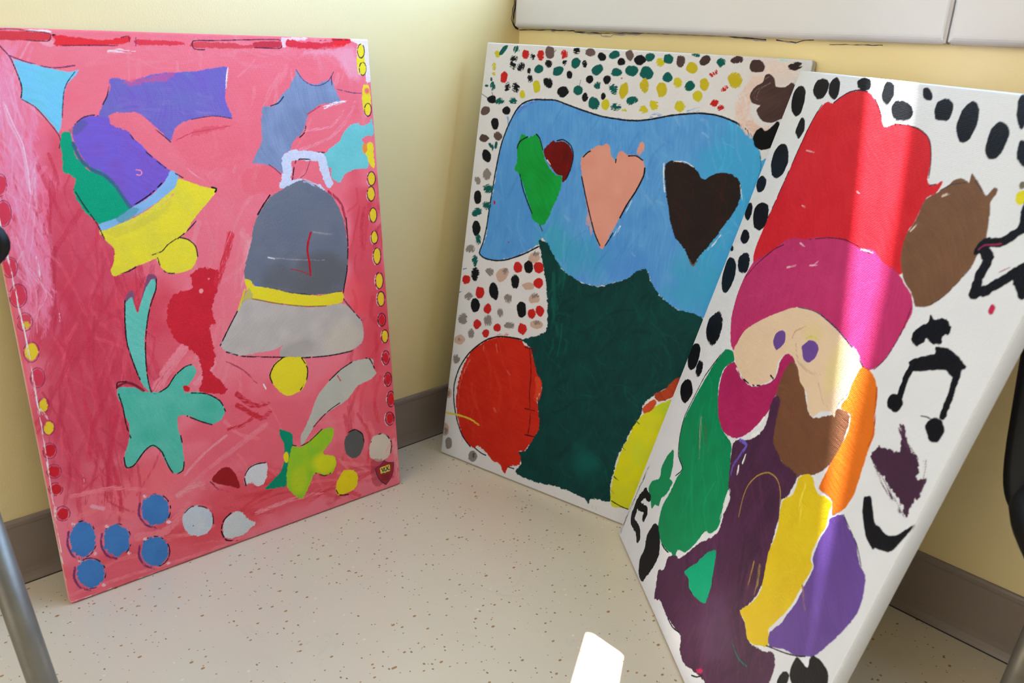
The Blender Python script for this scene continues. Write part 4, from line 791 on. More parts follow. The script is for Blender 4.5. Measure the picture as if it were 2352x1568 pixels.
OPS_HEARTS = [
('b',(228,206,196),4986,7281,358,268,0.7,0),
('f',(84,150,216),[1079,6624,1486,6656,1734,6614,2060,6543,2428,6483,2802,6469,3044,6470,3295,6518,3604,6598,3998,6661,4359,6656,4625,6586,4878,6436,5038,6249,5089,6115,5174,6047,5017,4901,4800,3941,4672,3696,4194,3760,3985,3852,3787,3997,3624,4251,3461,4185,3310,4035,3087,3930,2858,3828,2577,3813,2343,3865,2062,3980,1833,4164,1656,4422,1575,4294,1168,4020,761,3862,506,3845,362,3933,455,4188,458,4661,486,4957,514,5229,546,5801,642,6136,771,6423,920,6560],{'rag':2.18,'c2':(96,164,220)}),
('b',(64,166,214),4782,5751,570,1648,0.85,0),
('b',(60,164,200),4480,4142,473,473,0.7,0),
('b',(58,166,190),1855,4350,394,473,0.7,0),
('b',(70,142,208),967,4875,573,1064,0.5,0),
('b',(76,140,214),3109,4287,660,293,0.5,0),
('b',(60,165,195),2388,4226,460,306,0.6,0),
('s',(110,170,222),60,[268,6417,4895,6803,5344,4576,680,3679],0.531,-0.847,501,42,0.33),
('s',(62,132,206),50,[268,6417,3712,6704,4180,4217,703,3526],-0.233,-0.972,449,44,0.3),
('s',(150,190,226),16,[462,6361,4655,6722,5116,4403,889,3563],0.885,-0.467,129,36,0.35),
('s',(80,180,220),24,[3747,6517,4931,6626,5419,4205,4230,3954],0.101,-0.995,584,45,0.35),
('l',(90,120,210),78,[824,6378,1015,6578,1307,6657],{'dry':0.6}),
('l',(90,150,215),73,[609,6302,705,6094],{'dry':0.6}),
('l',(90,150,215),54,[3272,6551,3338,6596,3449,6580],{'dry':0.5}),
('l',(90,160,215),52,[3857,6679,4054,6733],{'dry':0.6}),
('f',(0,54,52),[1574,4345,1664,4372,1793,4304,1881,4173,2078,3983,2343,3870,2578,3810,2858,3828,3086,3935,3310,4035,3459,4198,3593,4264,3642,4233,3787,3997,3985,3852,4194,3760,4270,3743,4670,3709,4656,3226,4539,2705,4410,2609,4322,2502,4121,2335,3954,2118,3956,1948,3828,1652,3747,1423,3775,1444,3663,1116,3638,843,3614,600,3664,317,3454,272,3300,224,3265,130,3213,184,2911,212,2608,210,2269,156,1953,138,1717,183,1832,365,1775,488,1677,565,1873,646,1981,912,2078,1114,2019,1477,1977,1569,2000,1763,2031,1894,1855,2120,1689,2500,1463,2590,1792,2735,1944,2855,1963,3012,1880,3461,1726,3950],{'rag':2.11,'c2':(0,66,61)}),
('s',(8,84,74),60,[1866,3757,4180,4217,4806,895,2470,53],0.539,-0.842,342,30,0.35),
('s',(0,42,44),40,[1842,3902,4015,4321,4665,844,2470,53],-0.748,-0.664,534,61,0.4),
('s',(14,92,82),26,[2107,3355,4114,3792,4625,1056,2603,348],0.974,-0.225,304,22,0.35),
('s',(14,100,88),14,[1823,4123,2142,4181,2396,2663,2075,2583],0.263,-0.965,477,47,0.4),
('b',(10,100,92),3051,825,281,362,0.5,0),
('f',(196,32,16),[1463,2597,1250,2577,961,2524,718,2384,421,2088,278,1732,217,1359,232,1037,338,731,504,452,739,327,851,407,1043,340,1232,214,1378,229,1502,66,1565,224,1796,353,1791,502,1731,583,1873,646,1998,918,2087,1117,2064,1313,2019,1477,1977,1569,1952,1723,2030,1864,1997,2014,1882,2102,1770,2349,1690,2503,1568,2520],{'rag':1.89,'c2':(206,42,22)}),
('l',(216,66,34),117,[1921,1977,1984,1811,1956,1644],{'dry':0.2}),
('s',(216,60,36),14,[410,2168,1533,2448,1777,897,646,540],0.357,-0.934,616,44,0.35),
('s',(232,130,110),5,[688,2319,1249,2457,1479,970,915,796],0.457,-0.889,105,26,0.5),
('l',(230,120,110),37,[439,1967,266,1458,340,792,512,323],{'dry':0.6}),
('l',(225,90,80),60,[845,2455,1041,2567,1312,2663],{'dry':0.6}),
('l',(120,15,12),25,[1684,2485,1783,2035,1796,1719,1888,1260,1884,931],{'dry':0.3}),
('l',(90,12,12),25,[1754,1399,1846,1410,1955,1418],{'dry':0.2}),
('l',(90,12,12),26,[1828,930,1920,942,2030,952],{'dry':0.2}),
('l',(90,12,12),25,[1582,2484,1674,2491,1783,2494],{'dry':0.2}),
('l',(14,15,22),27,[1480,2601,1230,2580,961,2524,699,2379,402,2083,215,1741,141,1381,188,1050,306,738,468,484,677,333],{'br':0.04}),
('l',(14,15,22),25,[779,340,939,289,1051,283],{}),
('l',(14,15,22),22,[1575,227,1690,233],{}),
('l',(225,200,60),37,[-43,799,290,847,601,854,813,799],{'dry':0.2}),
('f',(222,214,16),[4402,2331,4151,2134,3980,1973,3859,1727,3775,1444,3689,1155,3653,849,3635,576,3671,280,3759,249,3979,300,4449,345,4913,1886,4784,2561],{'rag':1.52,'c2':(206,206,40)}),
('b',(180,204,40),4339,2182,288,180,0.7,0),
('b',(190,208,50),4037,1308,150,225,0.4,0),
('l',(70,80,20),22,[3858,1824,3944,1783],{'dry':0.4}),
('l',(70,80,20),23,[3685,1315,3773,1275],{'dry':0.4}),
('l',(70,80,20),23,[3652,762,3741,723],{'dry':0.4}),
('l',(70,80,20),24,[3613,513,3703,474],{'dry':0.4}),
('l',(40,40,20),19,[3686,333,3857,302,4020,300],{'br':0.2}),
('f',(150,56,26),[4107,2334,4285,2478,4410,2685,4573,2715,4507,2483,4398,2351,4194,2235],{'rag':1.25,'c2':(190,66,34)}),
('f',(206,76,42),[3961,2078,4100,2244,4169,2205,4118,2066,3995,1977,3956,2018],{'rag':0.79}),
('l',(14,15,22),26,[1581,4258,1361,4114,1167,4010,931,3905,702,3855,479,3861,360,3933,419,4132,454,4417,465,4726,484,5108,515,5523,557,5860,642,6146,764,6416,886,6554,1076,6632,1308,6650,1519,6660,1736,6615,2060,6546,2424,6483,2801,6464,3064,6474,3314,6523,3604,6600,3998,6666,4202,6671,4373,6655,4616,6591,4774,6515,4881,6428],{}),
('l',(60,60,70),10,[5033,6244,5100,6038,5099,5854,5128,5487],{'dry':0.5}),
('f',(10,148,52),[890,5837,917,5956,938,6052,1029,6039,1095,6017,1225,6088,1303,6039,1396,5892,1479,5702,1615,5554,1757,5472,1860,5471,1852,5314,1818,5109,1762,4978,1723,4841,1675,4710,1601,4625,1465,4647,1374,4714,1314,4867,1177,5106,1016,5385,894,5466,926,5609],{'rag':1.71,'c2':(18,162,64)}),
('f',(124,12,10),[1428,5853,1523,5962,1597,6034,1636,6003,1775,6031,1919,5970,2002,5826,1999,5644,1933,5438,1875,5381,1850,5477,1756,5479,1580,5614,1496,5704],{'rag':1.24,'c2':(90,8,8)}),
('l',(14,15,22),21,[1411,5851,1322,6026,1242,6089],{'br':0.2}),
('l',(14,15,22),21,[1666,6027,1788,6053,1944,5972,2011,5820,1991,5594,1921,5408],{'br':0.3}),
('l',(14,15,22),22,[1013,5400,1138,5122,1362,4786],{'br':0.3}),
('l',(14,15,22),22,[893,5823,929,5936,1075,6030],{'br':0.2}),
('l',(60,80,60),20,[1548,4623,1616,4531],{}),
('l',(235,225,220),23,[1524,5693,1594,5630],{'dry':0.3}),
('l',(225,160,140),105,[2467,5026,2471,4814,2544,4670],{'dry':0.5}),
('f',(228,158,138),[2169,5713,2183,5826,2295,5935,2431,6032,2532,6042,2574,6074,2633,6053,2687,5924,2791,5821,2805,5917,2840,5982,2899,5995,2968,5956,3113,5952,3242,5907,3308,5789,3295,5615,3196,5366,3092,5133,3020,4971,2896,4686,2797,4429,2713,4493,2602,4665,2445,4966,2336,5218,2246,5458],{'rag':1.47,'c2':(222,148,128)}),
('l',(225,155,135),91,[3197,6114,3171,6005],{'dry':0.1}),
('l',(225,155,135),56,[3192,6139,3239,6046],{'dry':0.4}),
('l',(14,15,22),22,[2199,5827,2267,5904,2312,5930],{}),
('l',(14,15,22),22,[2793,5808,2793,5855],{}),
('l',(14,15,22),21,[3002,5933,3136,5948,3251,5895],{'br':0.1}),
('l',(14,15,22),27,[3309,5783,3310,5657,3218,5410,3105,5190,3020,4971],{'br':0.1}),
('l',(14,15,22),22,[2219,5517,2330,5252,2463,4955,2613,4653,2741,4476],{'br':0.2}),
('l',(14,15,22),20,[2939,4714,2882,4585,2834,4492],{'br':0.2}),
('l',(210,225,235),43,[3170,5254,3096,5065],{'dry':0.5}),
('l',(215,225,235),36,[3043,4836,2966,4649],{'dry':0.6}),
('f',(44,30,28),[3637,5843,3676,5906,3732,5952,3919,5941,4089,5897,4186,5826,4281,5730,4397,5802,4514,5861,4694,5865,4836,5777,4892,5597,4859,5397,4737,5136,4639,4945,4562,4808,4466,4660,4389,4513,4366,4448,4295,4522,4188,4670,4028,4795,3965,4865,3851,5120,3713,5511],{'rag':1.25,'c2':(36,28,26)}),
('s',(66,26,22),12,[3772,5813,4682,5926,4888,4878,3977,4720],0.526,-0.851,396,33,0.5),
('l',(235,232,225),21,[3613,5892,3648,5667,3705,5477],{'dry':0.4}),
('l',(235,232,225),20,[3771,5937,3960,5952,4136,5871],{'dry':0.5}),
('l',(235,232,225),20,[4701,4975,4626,4833,4545,4720],{'dry':0.4}),
('l',(235,232,225),19,[4852,5729,4920,5519],{'dry':0.5}),
('l',(110,90,70),27,[4295,4522,4365,4455,4427,4573],{'dry':0.3}),
('l',(232,208,196),153,[4980,7310,5154,7361,5353,7275],{'dry':0.4}),
('l',(230,200,186),208,[4825,7154,4690,6936,4689,6713,4892,6502,5176,6500],{'dry':0.35}),
('l',(226,190,172),110,[4812,6585,5054,6488,5256,6567],{'dry':0.3}),
('f',(72,50,48),[4907,7183,4911,7254,4943,7279,4995,7270,5062,7211,5098,7125,5209,7121,5268,7160,5324,7181,5535,6972,5346,6723,5237,6690,5137,6633,5024,6635,4944,6687,4880,6783,4923,6853,4819,6868,4761,6935,4752,7012,4804,7099,4893,7158],{'rag':0.65,'c2':(84,60,56)}),
('l',(125,102,98),12,[4955,7127,4831,7060,4800,6962,4905,6911],{'dry':0.4}),
('l',(125,102,98),12,[5010,7166,4874,7063,4852,6954],{'dry':0.4}),
('l',(125,102,98),12,[4920,7207,4969,7245],{'dry':0.4}),
('f',(8,10,14),[4911,6407,4921,6486,4957,6526,5008,6555,5080,6514,5156,6599,5238,6654,5358,6369,5164,6282,5058,6247,4960,6291,4929,6348],{'rag':0.99}),
('f',(206,194,40),[305,7322,295,7283,265,7262,226,7262,204,7299,190,7339,211,7373,248,7381,285,7362],{'rag':0.9,'dry':0.2}),
('f',(0,92,84),[399,7365,349,7317,298,7301,282,7330,303,7380,345,7437,400,7464,443,7463,440,7418],{'rag':0.7}),
('f',(0,92,84),[694,7396,669,7357,624,7333,580,7356,565,7401,576,7448,618,7476,666,7476,690,7438],{'rag':0.9,'dry':0.45}),
('f',(14,15,22),[679,7270,665,7235,627,7205,565,7207,520,7239,524,7281,552,7316,607,7318,658,7305],{'rag':0.9,'dry':0.45}),
('f',(14,15,22),[665,7162,658,7117,621,7088,572,7103,536,7133,529,7177,550,7217,598,7220,639,7200],{'rag':0.9,'dry':0.45}),
('f',(14,15,22),[840,7148,827,7102,786,7069,724,7075,682,7114,671,7165,709,7200,762,7220,817,7195],{'rag':0.9,'dry':0.45}),
('f',(198,34,32),[901,7345,884,7298,849,7266,801,7278,755,7310,756,7364,775,7410,825,7411,875,7398],{'rag':0.9,'dry':0.2}),
('f',(14,15,22),[1029,7322,1018,7284,988,7262,950,7270,922,7298,914,7337,933,7369,970,7377,1002,7355],{'rag':0.9,'dry':0.45}),
('f',(198,34,32),[1193,7348,1193,7286,1153,7258,1104,7265,1062,7309,1052,7374,1080,7419,1125,7427,1172,7407],{'rag':0.9,'dry':0.3}),
('f',(104,84,80),[1384,7403,1386,7335,1331,7295,1261,7309,1216,7363,1202,7428,1231,7486,1297,7485,1357,7464],{'rag':0.7}),
('f',(198,34,32),[1643,7381,1638,7334,1601,7313,1555,7309,1527,7353,1511,7401,1532,7445,1579,7450,1626,7432],{'rag':0.9,'dry':0.3}),
('f',(14,15,22),[1662,7251,1652,7214,1624,7198,1592,7198,1568,7228,1562,7264,1577,7294,1607,7308,1639,7286],{'rag':0.9,'dry':0.45}),
('f',(14,15,22),[1871,7449,1853,7413,1817,7395,1772,7392,1736,7422,1735,7461,1755,7495,1800,7504,1848,7489],{'rag':0.9,'dry':0.45}),
('f',(14,15,22),[1376,7224,1364,7185,1331,7153,1277,7158,1238,7193,1230,7240,1256,7280,1308,7280,1351,7262],{'rag':0.9,'dry':0.25}),
('f',(0,92,84),[1896,7235,1859,7192,1807,7170,1753,7192,1735,7245,1743,7300,1789,7341,1850,7331,1900,7295],{'rag':0.7}),
('f',(14,15,22),[2031,7260,2027,7221,2000,7199,1965,7205,1944,7238,1933,7274,1950,7303,1980,7316,2012,7296],{'rag':0.9,'dry':0.3}),
('f',(104,84,80),[2142,7433,2131,7391,2086,7366,2028,7371,1973,7399,1961,7452,2007,7486,2064,7497,2115,7473],{'rag':0.9,'dry':0.15}),
('f',(14,15,22),[2350,7377,2338,7332,2298,7311,2252,7318,2213,7347,2195,7395,2225,7435,2276,7437,2318,7415],{'rag':0.7}),
('f',(0,92,84),[2571,7448,2591,7408,2540,7367,2470,7352,2412,7366,2396,7404,2419,7444,2471,7475,2535,7477],{'rag':0.9,'dry':0.1}),
('f',(14,15,22),[2698,7324,2692,7281,2645,7268,2596,7263,2562,7296,2561,7335,2583,7365,2626,7376,2670,7359],{'rag':0.7}),
('f',(104,84,80),[2824,7428,2815,7380,2787,7337,2735,7355,2701,7396,2678,7452,2709,7493,2755,7512,2799,7475],{'rag':0.9,'dry':0.1}),
('f',(14,15,22),[3051,7369,3023,7327,2974,7290,2892,7296,2847,7337,2839,7380,2877,7417,2947,7437,3013,7410],{'rag':0.7}),
('f',(0,92,84),[3178,7445,3176,7400,3146,7364,3091,7344,3041,7368,3018,7407,3028,7451,3078,7472,3131,7469],{'rag':0.9,'dry':0.1}),
('f',(0,92,84),[1209,7156,1213,7110,1178,7074,1121,7052,1059,7073,1035,7120,1057,7164,1103,7195,1164,7187],{'rag':0.7}),
('f',(0,92,84),[1604,7155,1591,7103,1554,7061,1487,7040,1416,7054,1407,7106,1415,7155,1477,7184,1550,7189],{'rag':0.7}),
('f',(14,15,22),[1785,7076,1777,7036,1746,7010,1702,7013,1677,7050,1667,7088,1683,7126,1725,7133,1763,7112],{'rag':0.7}),
('f',(0,92,84),[2309,7235,2327,7188,2291,7137,2232,7092,2167,7103,2131,7138,2126,7192,2181,7243,2256,7262],{'rag':0.9,'dry':0.05}),
('f',(14,15,22),[2185,7027,2165,6989,2135,6961,2090,6968,2051,6996,2042,7041,2068,7076,2114,7089,2160,7069],{'rag':0.7}),
('f',(0,92,84),[2669,7163,2641,7122,2593,7097,2532,7103,2482,7130,2479,7172,2506,7212,2571,7220,2633,7203],{'rag':0.9,'dry':0.2}),
('f',(0,92,84),[2945,7207,2926,7156,2866,7120,2785,7132,2727,7168,2712,7220,2758,7265,2836,7275,2914,7258],{'rag':0.9,'dry':0.1}),
('f',(0,92,84),[3206,7184,3186,7118,3121,7088,3049,7097,2981,7135,2979,7203,3012,7261,3088,7283,3156,7241],{'rag':0.9,'dry':0.12}),
('f',(198,34,32),[516,6947,494,6877,438,6864,386,6872,371,6935,377,7002,421,7049,471,7044,506,7007],{'rag':0.9,'dry':0.1}),
('f',(206,194,40),[256,7121,251,7082,227,7053,189,7060,165,7096,154,7138,173,7171,207,7179,242,7162],{'rag':0.9,'dry':0.4}),
('f',(206,194,40),[260,7000,244,6970,200,6967,174,6995,192,7025,235,7028],{'rag':0.9,'dry':0.5}),
('f',(0,92,84),[201,6905,203,6879,190,6869,174,6869,161,6889,160,6914,164,6937,180,6938,194,6927],{'rag':0.7}),
('f',(0,92,84),[139,6793,120,6771,76,6767,51,6787,69,6810,113,6812],{'rag':0.7}),
('f',(0,92,84),[295,6795,289,6743,253,6721,211,6718,180,6761,168,6815,194,6853,232,6874,272,6843],{'rag':0.9,'dry':0.4}),
('f',(14,15,22),[603,6792,572,6739,523,6722,487,6749,471,6792,490,6841,525,6882,567,6875,594,6843],{'rag':0.9,'dry':0.45}),
('f',(14,15,22),[794,6812,783,6759,744,6714,682,6733,630,6769,629,6829,652,6884,714,6888,769,6864],{'rag':0.9,'dry':0.45}),
('f',(14,15,22),[972,7085,966,7057,946,7042,918,7038,895,7063,893,7095,904,7124,933,7134,962,7117],{'rag':0.9,'dry':0.3}),
('f',(14,15,22),[1030,6970,1025,6926,995,6897,953,6902,927,6942,915,6987,938,7020,973,7032,1007,7009],{'rag':0.9,'dry':0.35}),
('f',(206,194,40),[1200,6852,1195,6782,1152,6757,1103,6750,1072,6812,1047,6879,1075,6935,1123,6946,1171,6917],{'rag':0.9,'dry':0.1}),
('f',(206,194,40),[910,6712,912,6666,882,6640,842,6642,811,6679,805,6729,828,6762,860,6775,892,6751],{'rag':0.9,'dry':0.1}),
('f',(14,15,22),[1414,6960,1434,6899,1411,6854,1359,6837,1293,6864,1246,6922,1244,6983,1296,7003,1354,7003],{'rag':0.9,'dry':0.25}),
('f',(14,15,22),[1759,6809,1728,6750,1674,6712,1602,6720,1547,6763,1539,6824,1579,6871,1644,6894,1713,6867],{'rag':0.9,'dry':0.15}),
('f',(0,92,84),[2018,6851,2006,6800,1954,6775,1893,6774,1846,6812,1840,6865,1876,6903,1930,6920,1990,6900],{'rag':0.9,'dry':0.05}),
('f',(14,15,22),[2129,6751,2121,6705,2095,6682,2059,6681,2024,6714,2018,6769,2037,6809,2072,6827,2105,6792],{'rag':0.9,'dry':0.15}),
('f',(0,92,84),[2348,6699,2349,6634,2317,6579,2246,6570,2176,6606,2145,6673,2161,6738,2221,6770,2291,6745],{'rag':0.9,'dry':0.2}),
('f',(14,15,22),[2443,6791,2434,6758,2416,6735,2386,6733,2360,6764,2357,6804,2371,6833,2398,6843,2426,6826],{'rag':0.9,'dry':0.1}),
('f',(206,194,40),[2537,6675,2522,6627,2490,6585,2433,6594,2393,6636,2387,6689,2413,6731,2460,6755,2512,6725],{'rag':0.9,'dry':0.1}),
('f',(0,92,84),[2743,6652,2733,6613,2680,6583,2606,6585,2557,6616,2540,6659,2593,6690,2658,6713,2730,6695],{'rag':0.9,'dry':0.45}),
('f',(206,194,40),[2858,6612,2851,6593,2820,6583,2784,6581,2757,6593,2754,6613,2777,6628,2812,6638,2848,6630],{'rag':0.9,'dry':0.45}),
('f',(0,92,84),[2348,6953,2327,6914,2291,6883,2238,6897,2198,6923,2190,6963,2221,6994,2268,7007,2317,6991],{'rag':0.9,'dry':0.4}),
('f',(14,15,22),[2493,7047,2473,7004,2441,6972,2389,6979,2358,7017,2346,7060,2371,7096,2416,7105,2466,7092],{'rag':0.9,'dry':0.15}),
('f',(0,92,84),[2629,6953,2654,6892,2637,6847,2596,6818,2528,6848,2481,6903,2463,6965,2508,6991,2566,6983],{'rag':0.9,'dry':0.45}),
('f',(200,180,36),[2826,6888,2789,6819,2737,6774,2691,6810,2662,6875,2677,6964,2731,7008,2783,7015,2814,6962],{'rag':0.9,'dry':0.15}),
('f',(200,180,36),[3158,6997,3151,6929,3115,6885,3062,6904,3017,6951,2995,7027,3031,7075,3076,7105,3133,7072],{'rag':0.9,'dry':0.25}),
('f',(0,92,84),[2998,6803,3012,6762,2955,6722,2886,6691,2830,6711,2813,6747,2830,6792,2892,6824,2959,6829],{'rag':0.9,'dry':0.2}),
('f',(206,194,40),[3205,6652,3199,6608,3149,6591,3096,6588,3055,6618,3051,6659,3075,6697,3129,6711,3173,6684],{'rag':0.9,'dry':0.3}),
('f',(206,194,40),[3288,6746,3289,6709,3270,6686,3242,6693,3223,6723,3216,6758,3224,6791,3250,6794,3273,6777],{'rag':0.9,'dry':0.3}),
('f',(190,20,50),[2688,7078,2683,7068,2670,7067,2662,7076,2667,7086,2680,7087],{'rag':0.7}),
('f',(14,15,22),[329,6577,327,6532,269,6506,205,6513,153,6540,137,6588,188,6622,250,6643,316,6624],{'rag':0.7}),
('f',(0,92,84),[507,6580,513,6538,458,6508,399,6496,338,6506,319,6547,355,6585,406,6616,465,6604],{'rag':0.9,'dry':0.35}),
('f',(0,92,84),[775,6588,754,6546,701,6527,643,6526,599,6553,590,6595,627,6629,685,6640,745,6628],{'rag':0.9,'dry':0.45}),
('f',(14,15,22),[660,6420,644,6375,601,6347,545,6351,497,6381,489,6432,528,6468,580,6491,635,6466],{'rag':0.7}),
('f',(96,76,70),[217,6426,237,6375,193,6329,133,6302,61,6304,35,6351,45,6399,89,6439,158,6452],{'rag':0.9,'dry':0.1}),
('f',(14,15,22),[449,6201,449,6136,420,6087,360,6084,307,6132,278,6197,299,6252,346,6274,409,6266],{'rag':0.7}),
('f',(84,66,60),[284,5927,255,5883,202,5847,129,5854,72,5881,77,5927,104,5973,180,5978,240,5962],{'rag':0.9,'dry':0.1}),
('f',(96,76,70),[554,5986,541,5931,486,5904,426,5910,381,5943,373,5993,400,6042,464,6057,519,6030],{'rag':0.9,'dry':0.3}),
('f',(0,92,84),[364,5820,403,5788,403,5763,381,5754,340,5766,301,5797,280,5828,292,5844,321,5846],{'rag':0.9,'dry':0.1}),
('f',(0,92,84),[402,5782,400,5742,390,5724,374,5720,359,5754,351,5801,360,5827,373,5835,389,5822],{'rag':0.9,'dry':0.1}),
('f',(0,92,84),[474,5823,468,5781,444,5759,421,5771,408,5804,414,5845,428,5882,453,5885,474,5867],{'rag':0.9,'dry':0.1}),
('f',(14,15,22),[365,5649,371,5568,325,5518,258,5525,197,5566,170,5638,183,5708,242,5733,309,5708],{'rag':0.7}),
('f',(140,130,124),[421,5325,398,5257,355,5216,295,5216,241,5262,235,5339,275,5388,325,5419,377,5381],{'rag':0.9,'dry':0.3}),
('f',(140,130,124),[200,5206,206,5159,193,5119,148,5103,99,5133,72,5178,64,5230,108,5248,157,5243],{'rag':0.9,'dry':0.3}),
('f',(0,92,84),[506,5089,482,5032,418,4994,335,4987,290,5033,264,5087,326,5128,394,5161,472,5141],{'rag':0.9,'dry':0.45}),
('f',(14,15,22),[262,4910,257,4822,208,4776,147,4780,106,4847,94,4927,122,4989,172,5013,230,4989],{'rag':0.7}),
('f',(190,20,40),[582,4861,579,4836,568,4818,551,4825,536,4840,536,4866,540,4891,556,4892,572,4883],{'rag':0.7}),
('f',(0,92,84),[495,4797,476,4739,427,4701,365,4705,315,4740,303,4801,345,4846,402,4858,461,4849],{'rag':0.9,'dry':0.4}),
('f',(0,92,84),[313,4678,320,4626,259,4574,178,4547,106,4555,81,4599,116,4651,177,4704,265,4713],{'rag':0.9,'dry':0.35}),
('f',(14,15,22),[328,4369,312,4281,270,4215,203,4222,156,4295,137,4387,168,4467,229,4484,285,4445],{'rag':0.7}),
('f',(0,92,84),[373,4169,363,4104,329,4060,280,4061,249,4116,233,4179,254,4238,301,4254,342,4221],{'rag':0.9,'dry':0.35}),
('f',(140,130,124),[250,3979,247,3925,180,3891,104,3885,47,3915,41,3969,86,4017,159,4045,233,4030],{'rag':0.9,'dry':0.4}),
('f',(0,92,84),[356,3796,345,3725,313,3670,259,3676,228,3739,205,3809,237,3863,279,3883,325,3858],{'rag':0.9,'dry':0.4}),
('f',(14,15,22),[421,3566,397,3486,362,3414,294,3423,240,3483,233,3574,265,3646,322,3662,382,3642],{'rag':0.9,'dry':0.3}),
('f',(140,130,124),[728,3656,721,3604,660,3565,591,3570,541,3596,521,3643,574,3685,637,3713,701,3698],{'rag':0.9,'dry':0.4}),
('f',(205,170,150),[1012,3615,955,3536,865,3497,810,3550,778,3622,828,3713,911,3761,998,3772,1047,3707],{'rag':0.9,'dry':0.1}),
('f',(140,130,124),[1030,3700,991,3663,945,3652,903,3665,893,3709,924,3750,962,3780,1003,3773,1027,3744],{'rag':0.9,'dry':0.5}),
('f',(198,34,32),[1311,3842,1304,3780,1252,3743,1189,3737,1136,3775,1124,3841,1157,3904,1225,3928,1283,3894],{'rag':0.7}),
('f',(14,15,22),[1522,3897,1519,3815,1469,3767,1408,3778,1355,3823,1336,3906,1379,3965,1432,4006,1492,3968],{'rag':0.9,'dry':0.15}),
('f',(205,170,150),[1648,4073,1617,4013,1556,3964,1475,3974,1418,4003,1411,4056,1441,4115,1526,4133,1603,4121],{'rag':0.9,'dry':0.2}),
('f',(140,130,124),[1623,4146,1613,4106,1572,4079,1519,4073,1482,4100,1470,4140,1503,4177,1553,4184,1599,4178],{'rag':0.9,'dry':0.5}),
('f',(198,34,32),[1737,3929,1735,3862,1674,3813,1595,3815,1552,3865,1530,3923,1570,3981,1641,4002,1707,3983],{'rag':0.7}),
('f',(198,34,32),[240,3423,221,3362,164,3323,95,3317,53,3358,49,3412,77,3464,140,3487,203,3472],{'rag':0.9,'dry':0.2}),
('f',(14,15,22),[1287,3588,1276,3513,1237,3454,1173,3453,1129,3516,1105,3597,1136,3674,1199,3702,1259,3661],{'rag':0.9,'dry':0.2}),
('f',(205,170,150),[1603,3578,1595,3534,1518,3500,1428,3483,1381,3513,1352,3551,1416,3594,1500,3622,1578,3615],{'rag':0.9,'dry':0.1}),
('f',(198,34,32),[1772,3662,1756,3604,1707,3555,1637,3562,1584,3594,1575,3652,1613,3704,1678,3738,1748,3718],{'rag':0.7}),
('f',(198,34,32),[579,3254,562,3178,509,3132,439,3120,387,3173,386,3250,410,3323,478,3330,544,3322],{'rag':0.7}),
('f',(14,15,22),[868,3346,884,3248,854,3168,779,3183,703,3225,665,3332,679,3427,737,3473,818,3443],{'rag':0.9,'dry':0.12}),
('f',(140,130,124),[1188,3270,1174,3211,1129,3162,1066,3170,1024,3207,1006,3263,1042,3316,1101,3338,1160,3324],{'rag':0.9,'dry':0.45}),
('f',(140,130,124),[336,3135,309,3083,264,3037,197,3039,143,3066,147,3121,182,3166,240,3194,294,3172],{'rag':0.9,'dry':0.4}),
('f',(14,15,22),[513,3004,496,2912,442,2859,373,2849,321,2915,302,3007,339,3088,406,3115,470,3081],{'rag':0.7}),
('f',(198,34,32),[769,2998,760,2936,714,2888,652,2895,601,2927,605,2991,634,3040,686,3079,745,3056],{'rag':0.9,'dry':0.15}),
('f',(140,130,124),[1034,2981,1033,2921,996,2882,950,2889,913,2924,902,2983,928,3031,970,3044,1014,3035],{'rag':0.9,'dry':0.4}),
('f',(14,15,22),[1500,3144,1509,3047,1449,2984,1372,2986,1322,3059,1299,3150,1331,3240,1404,3259,1475,3232],{'rag':0.9,'dry':0.1}),
('f',(198,34,32),[1713,3117,1706,3063,1660,3016,1592,3012,1550,3053,1541,3107,1573,3158,1632,3186,1684,3158],{'rag':0.9,'dry':0.15}),
('f',(198,34,32),[1874,3197,1858,3136,1816,3081,1753,3095,1709,3131,1692,3190,1719,3253,1784,3267,1838,3246],{'rag':0.7}),
('f',(205,170,150),[1749,3381,1730,3325,1658,3294,1578,3272,1531,3309,1524,3358,1559,3410,1638,3438,1711,3423],{'rag':0.9,'dry':0.2}),
('f',(140,130,124),[1733,3430,1717,3387,1664,3361,1603,3347,1566,3376,1558,3413,1591,3451,1648,3468,1704,3462],{'rag':0.9,'dry':0.5}),
('f',(140,130,124),[269,2701,260,2621,196,2573,123,2569,65,2615,51,2692,101,2753,165,2788,241,2775],{'rag':0.9,'dry':0.4}),
('f',(198,34,32),[596,2667,571,2610,530,2565,466,2554,424,2597,413,2655,445,2711,506,2738,565,2717],{'rag':0.9,'dry':0.15}),
('f',(140,130,124),[825,2787,820,2713,759,2678,694,2660,651,2713,627,2782,664,2850,732,2878,794,2848],{'rag':0.9,'dry':0.4}),
('f',(198,34,32),[1023,2704,1013,2652,965,2618,909,2615,868,2643,863,2691,891,2735,944,2763,1000,2749],{'rag':0.9,'dry':0.15}),
('f',(140,130,124),[1316,2818,1304,2769,1231,2727,1144,2717,1083,2740,1087,2787,1130,2833,1208,2856,1280,2851],{'rag':0.9,'dry':0.4}),
('f',(198,34,32),[1571,2808,1548,2738,1507,2683,1447,2694,1393,2728,1387,2802,1410,2875,1474,2881,1533,2870],{'rag':0.9,'dry':0.15}),
('f',(205,170,150),[1885,2959,1857,2900,1782,2861,1701,2852,1638,2875,1616,2926,1673,2982,1760,3009,1841,3001],{'rag':0.7}),
('f',(140,130,124),[1821,2980,1821,2950,1775,2926,1723,2920,1692,2937,1684,2962,1711,2992,1761,3008,1804,3001],{'rag':0.9,'dry':0.45}),
('f',(140,130,124),[461,2472,458,2405,416,2359,362,2359,321,2404,318,2470,345,2520,388,2540,430,2520],{'rag':0.9,'dry':0.35}),
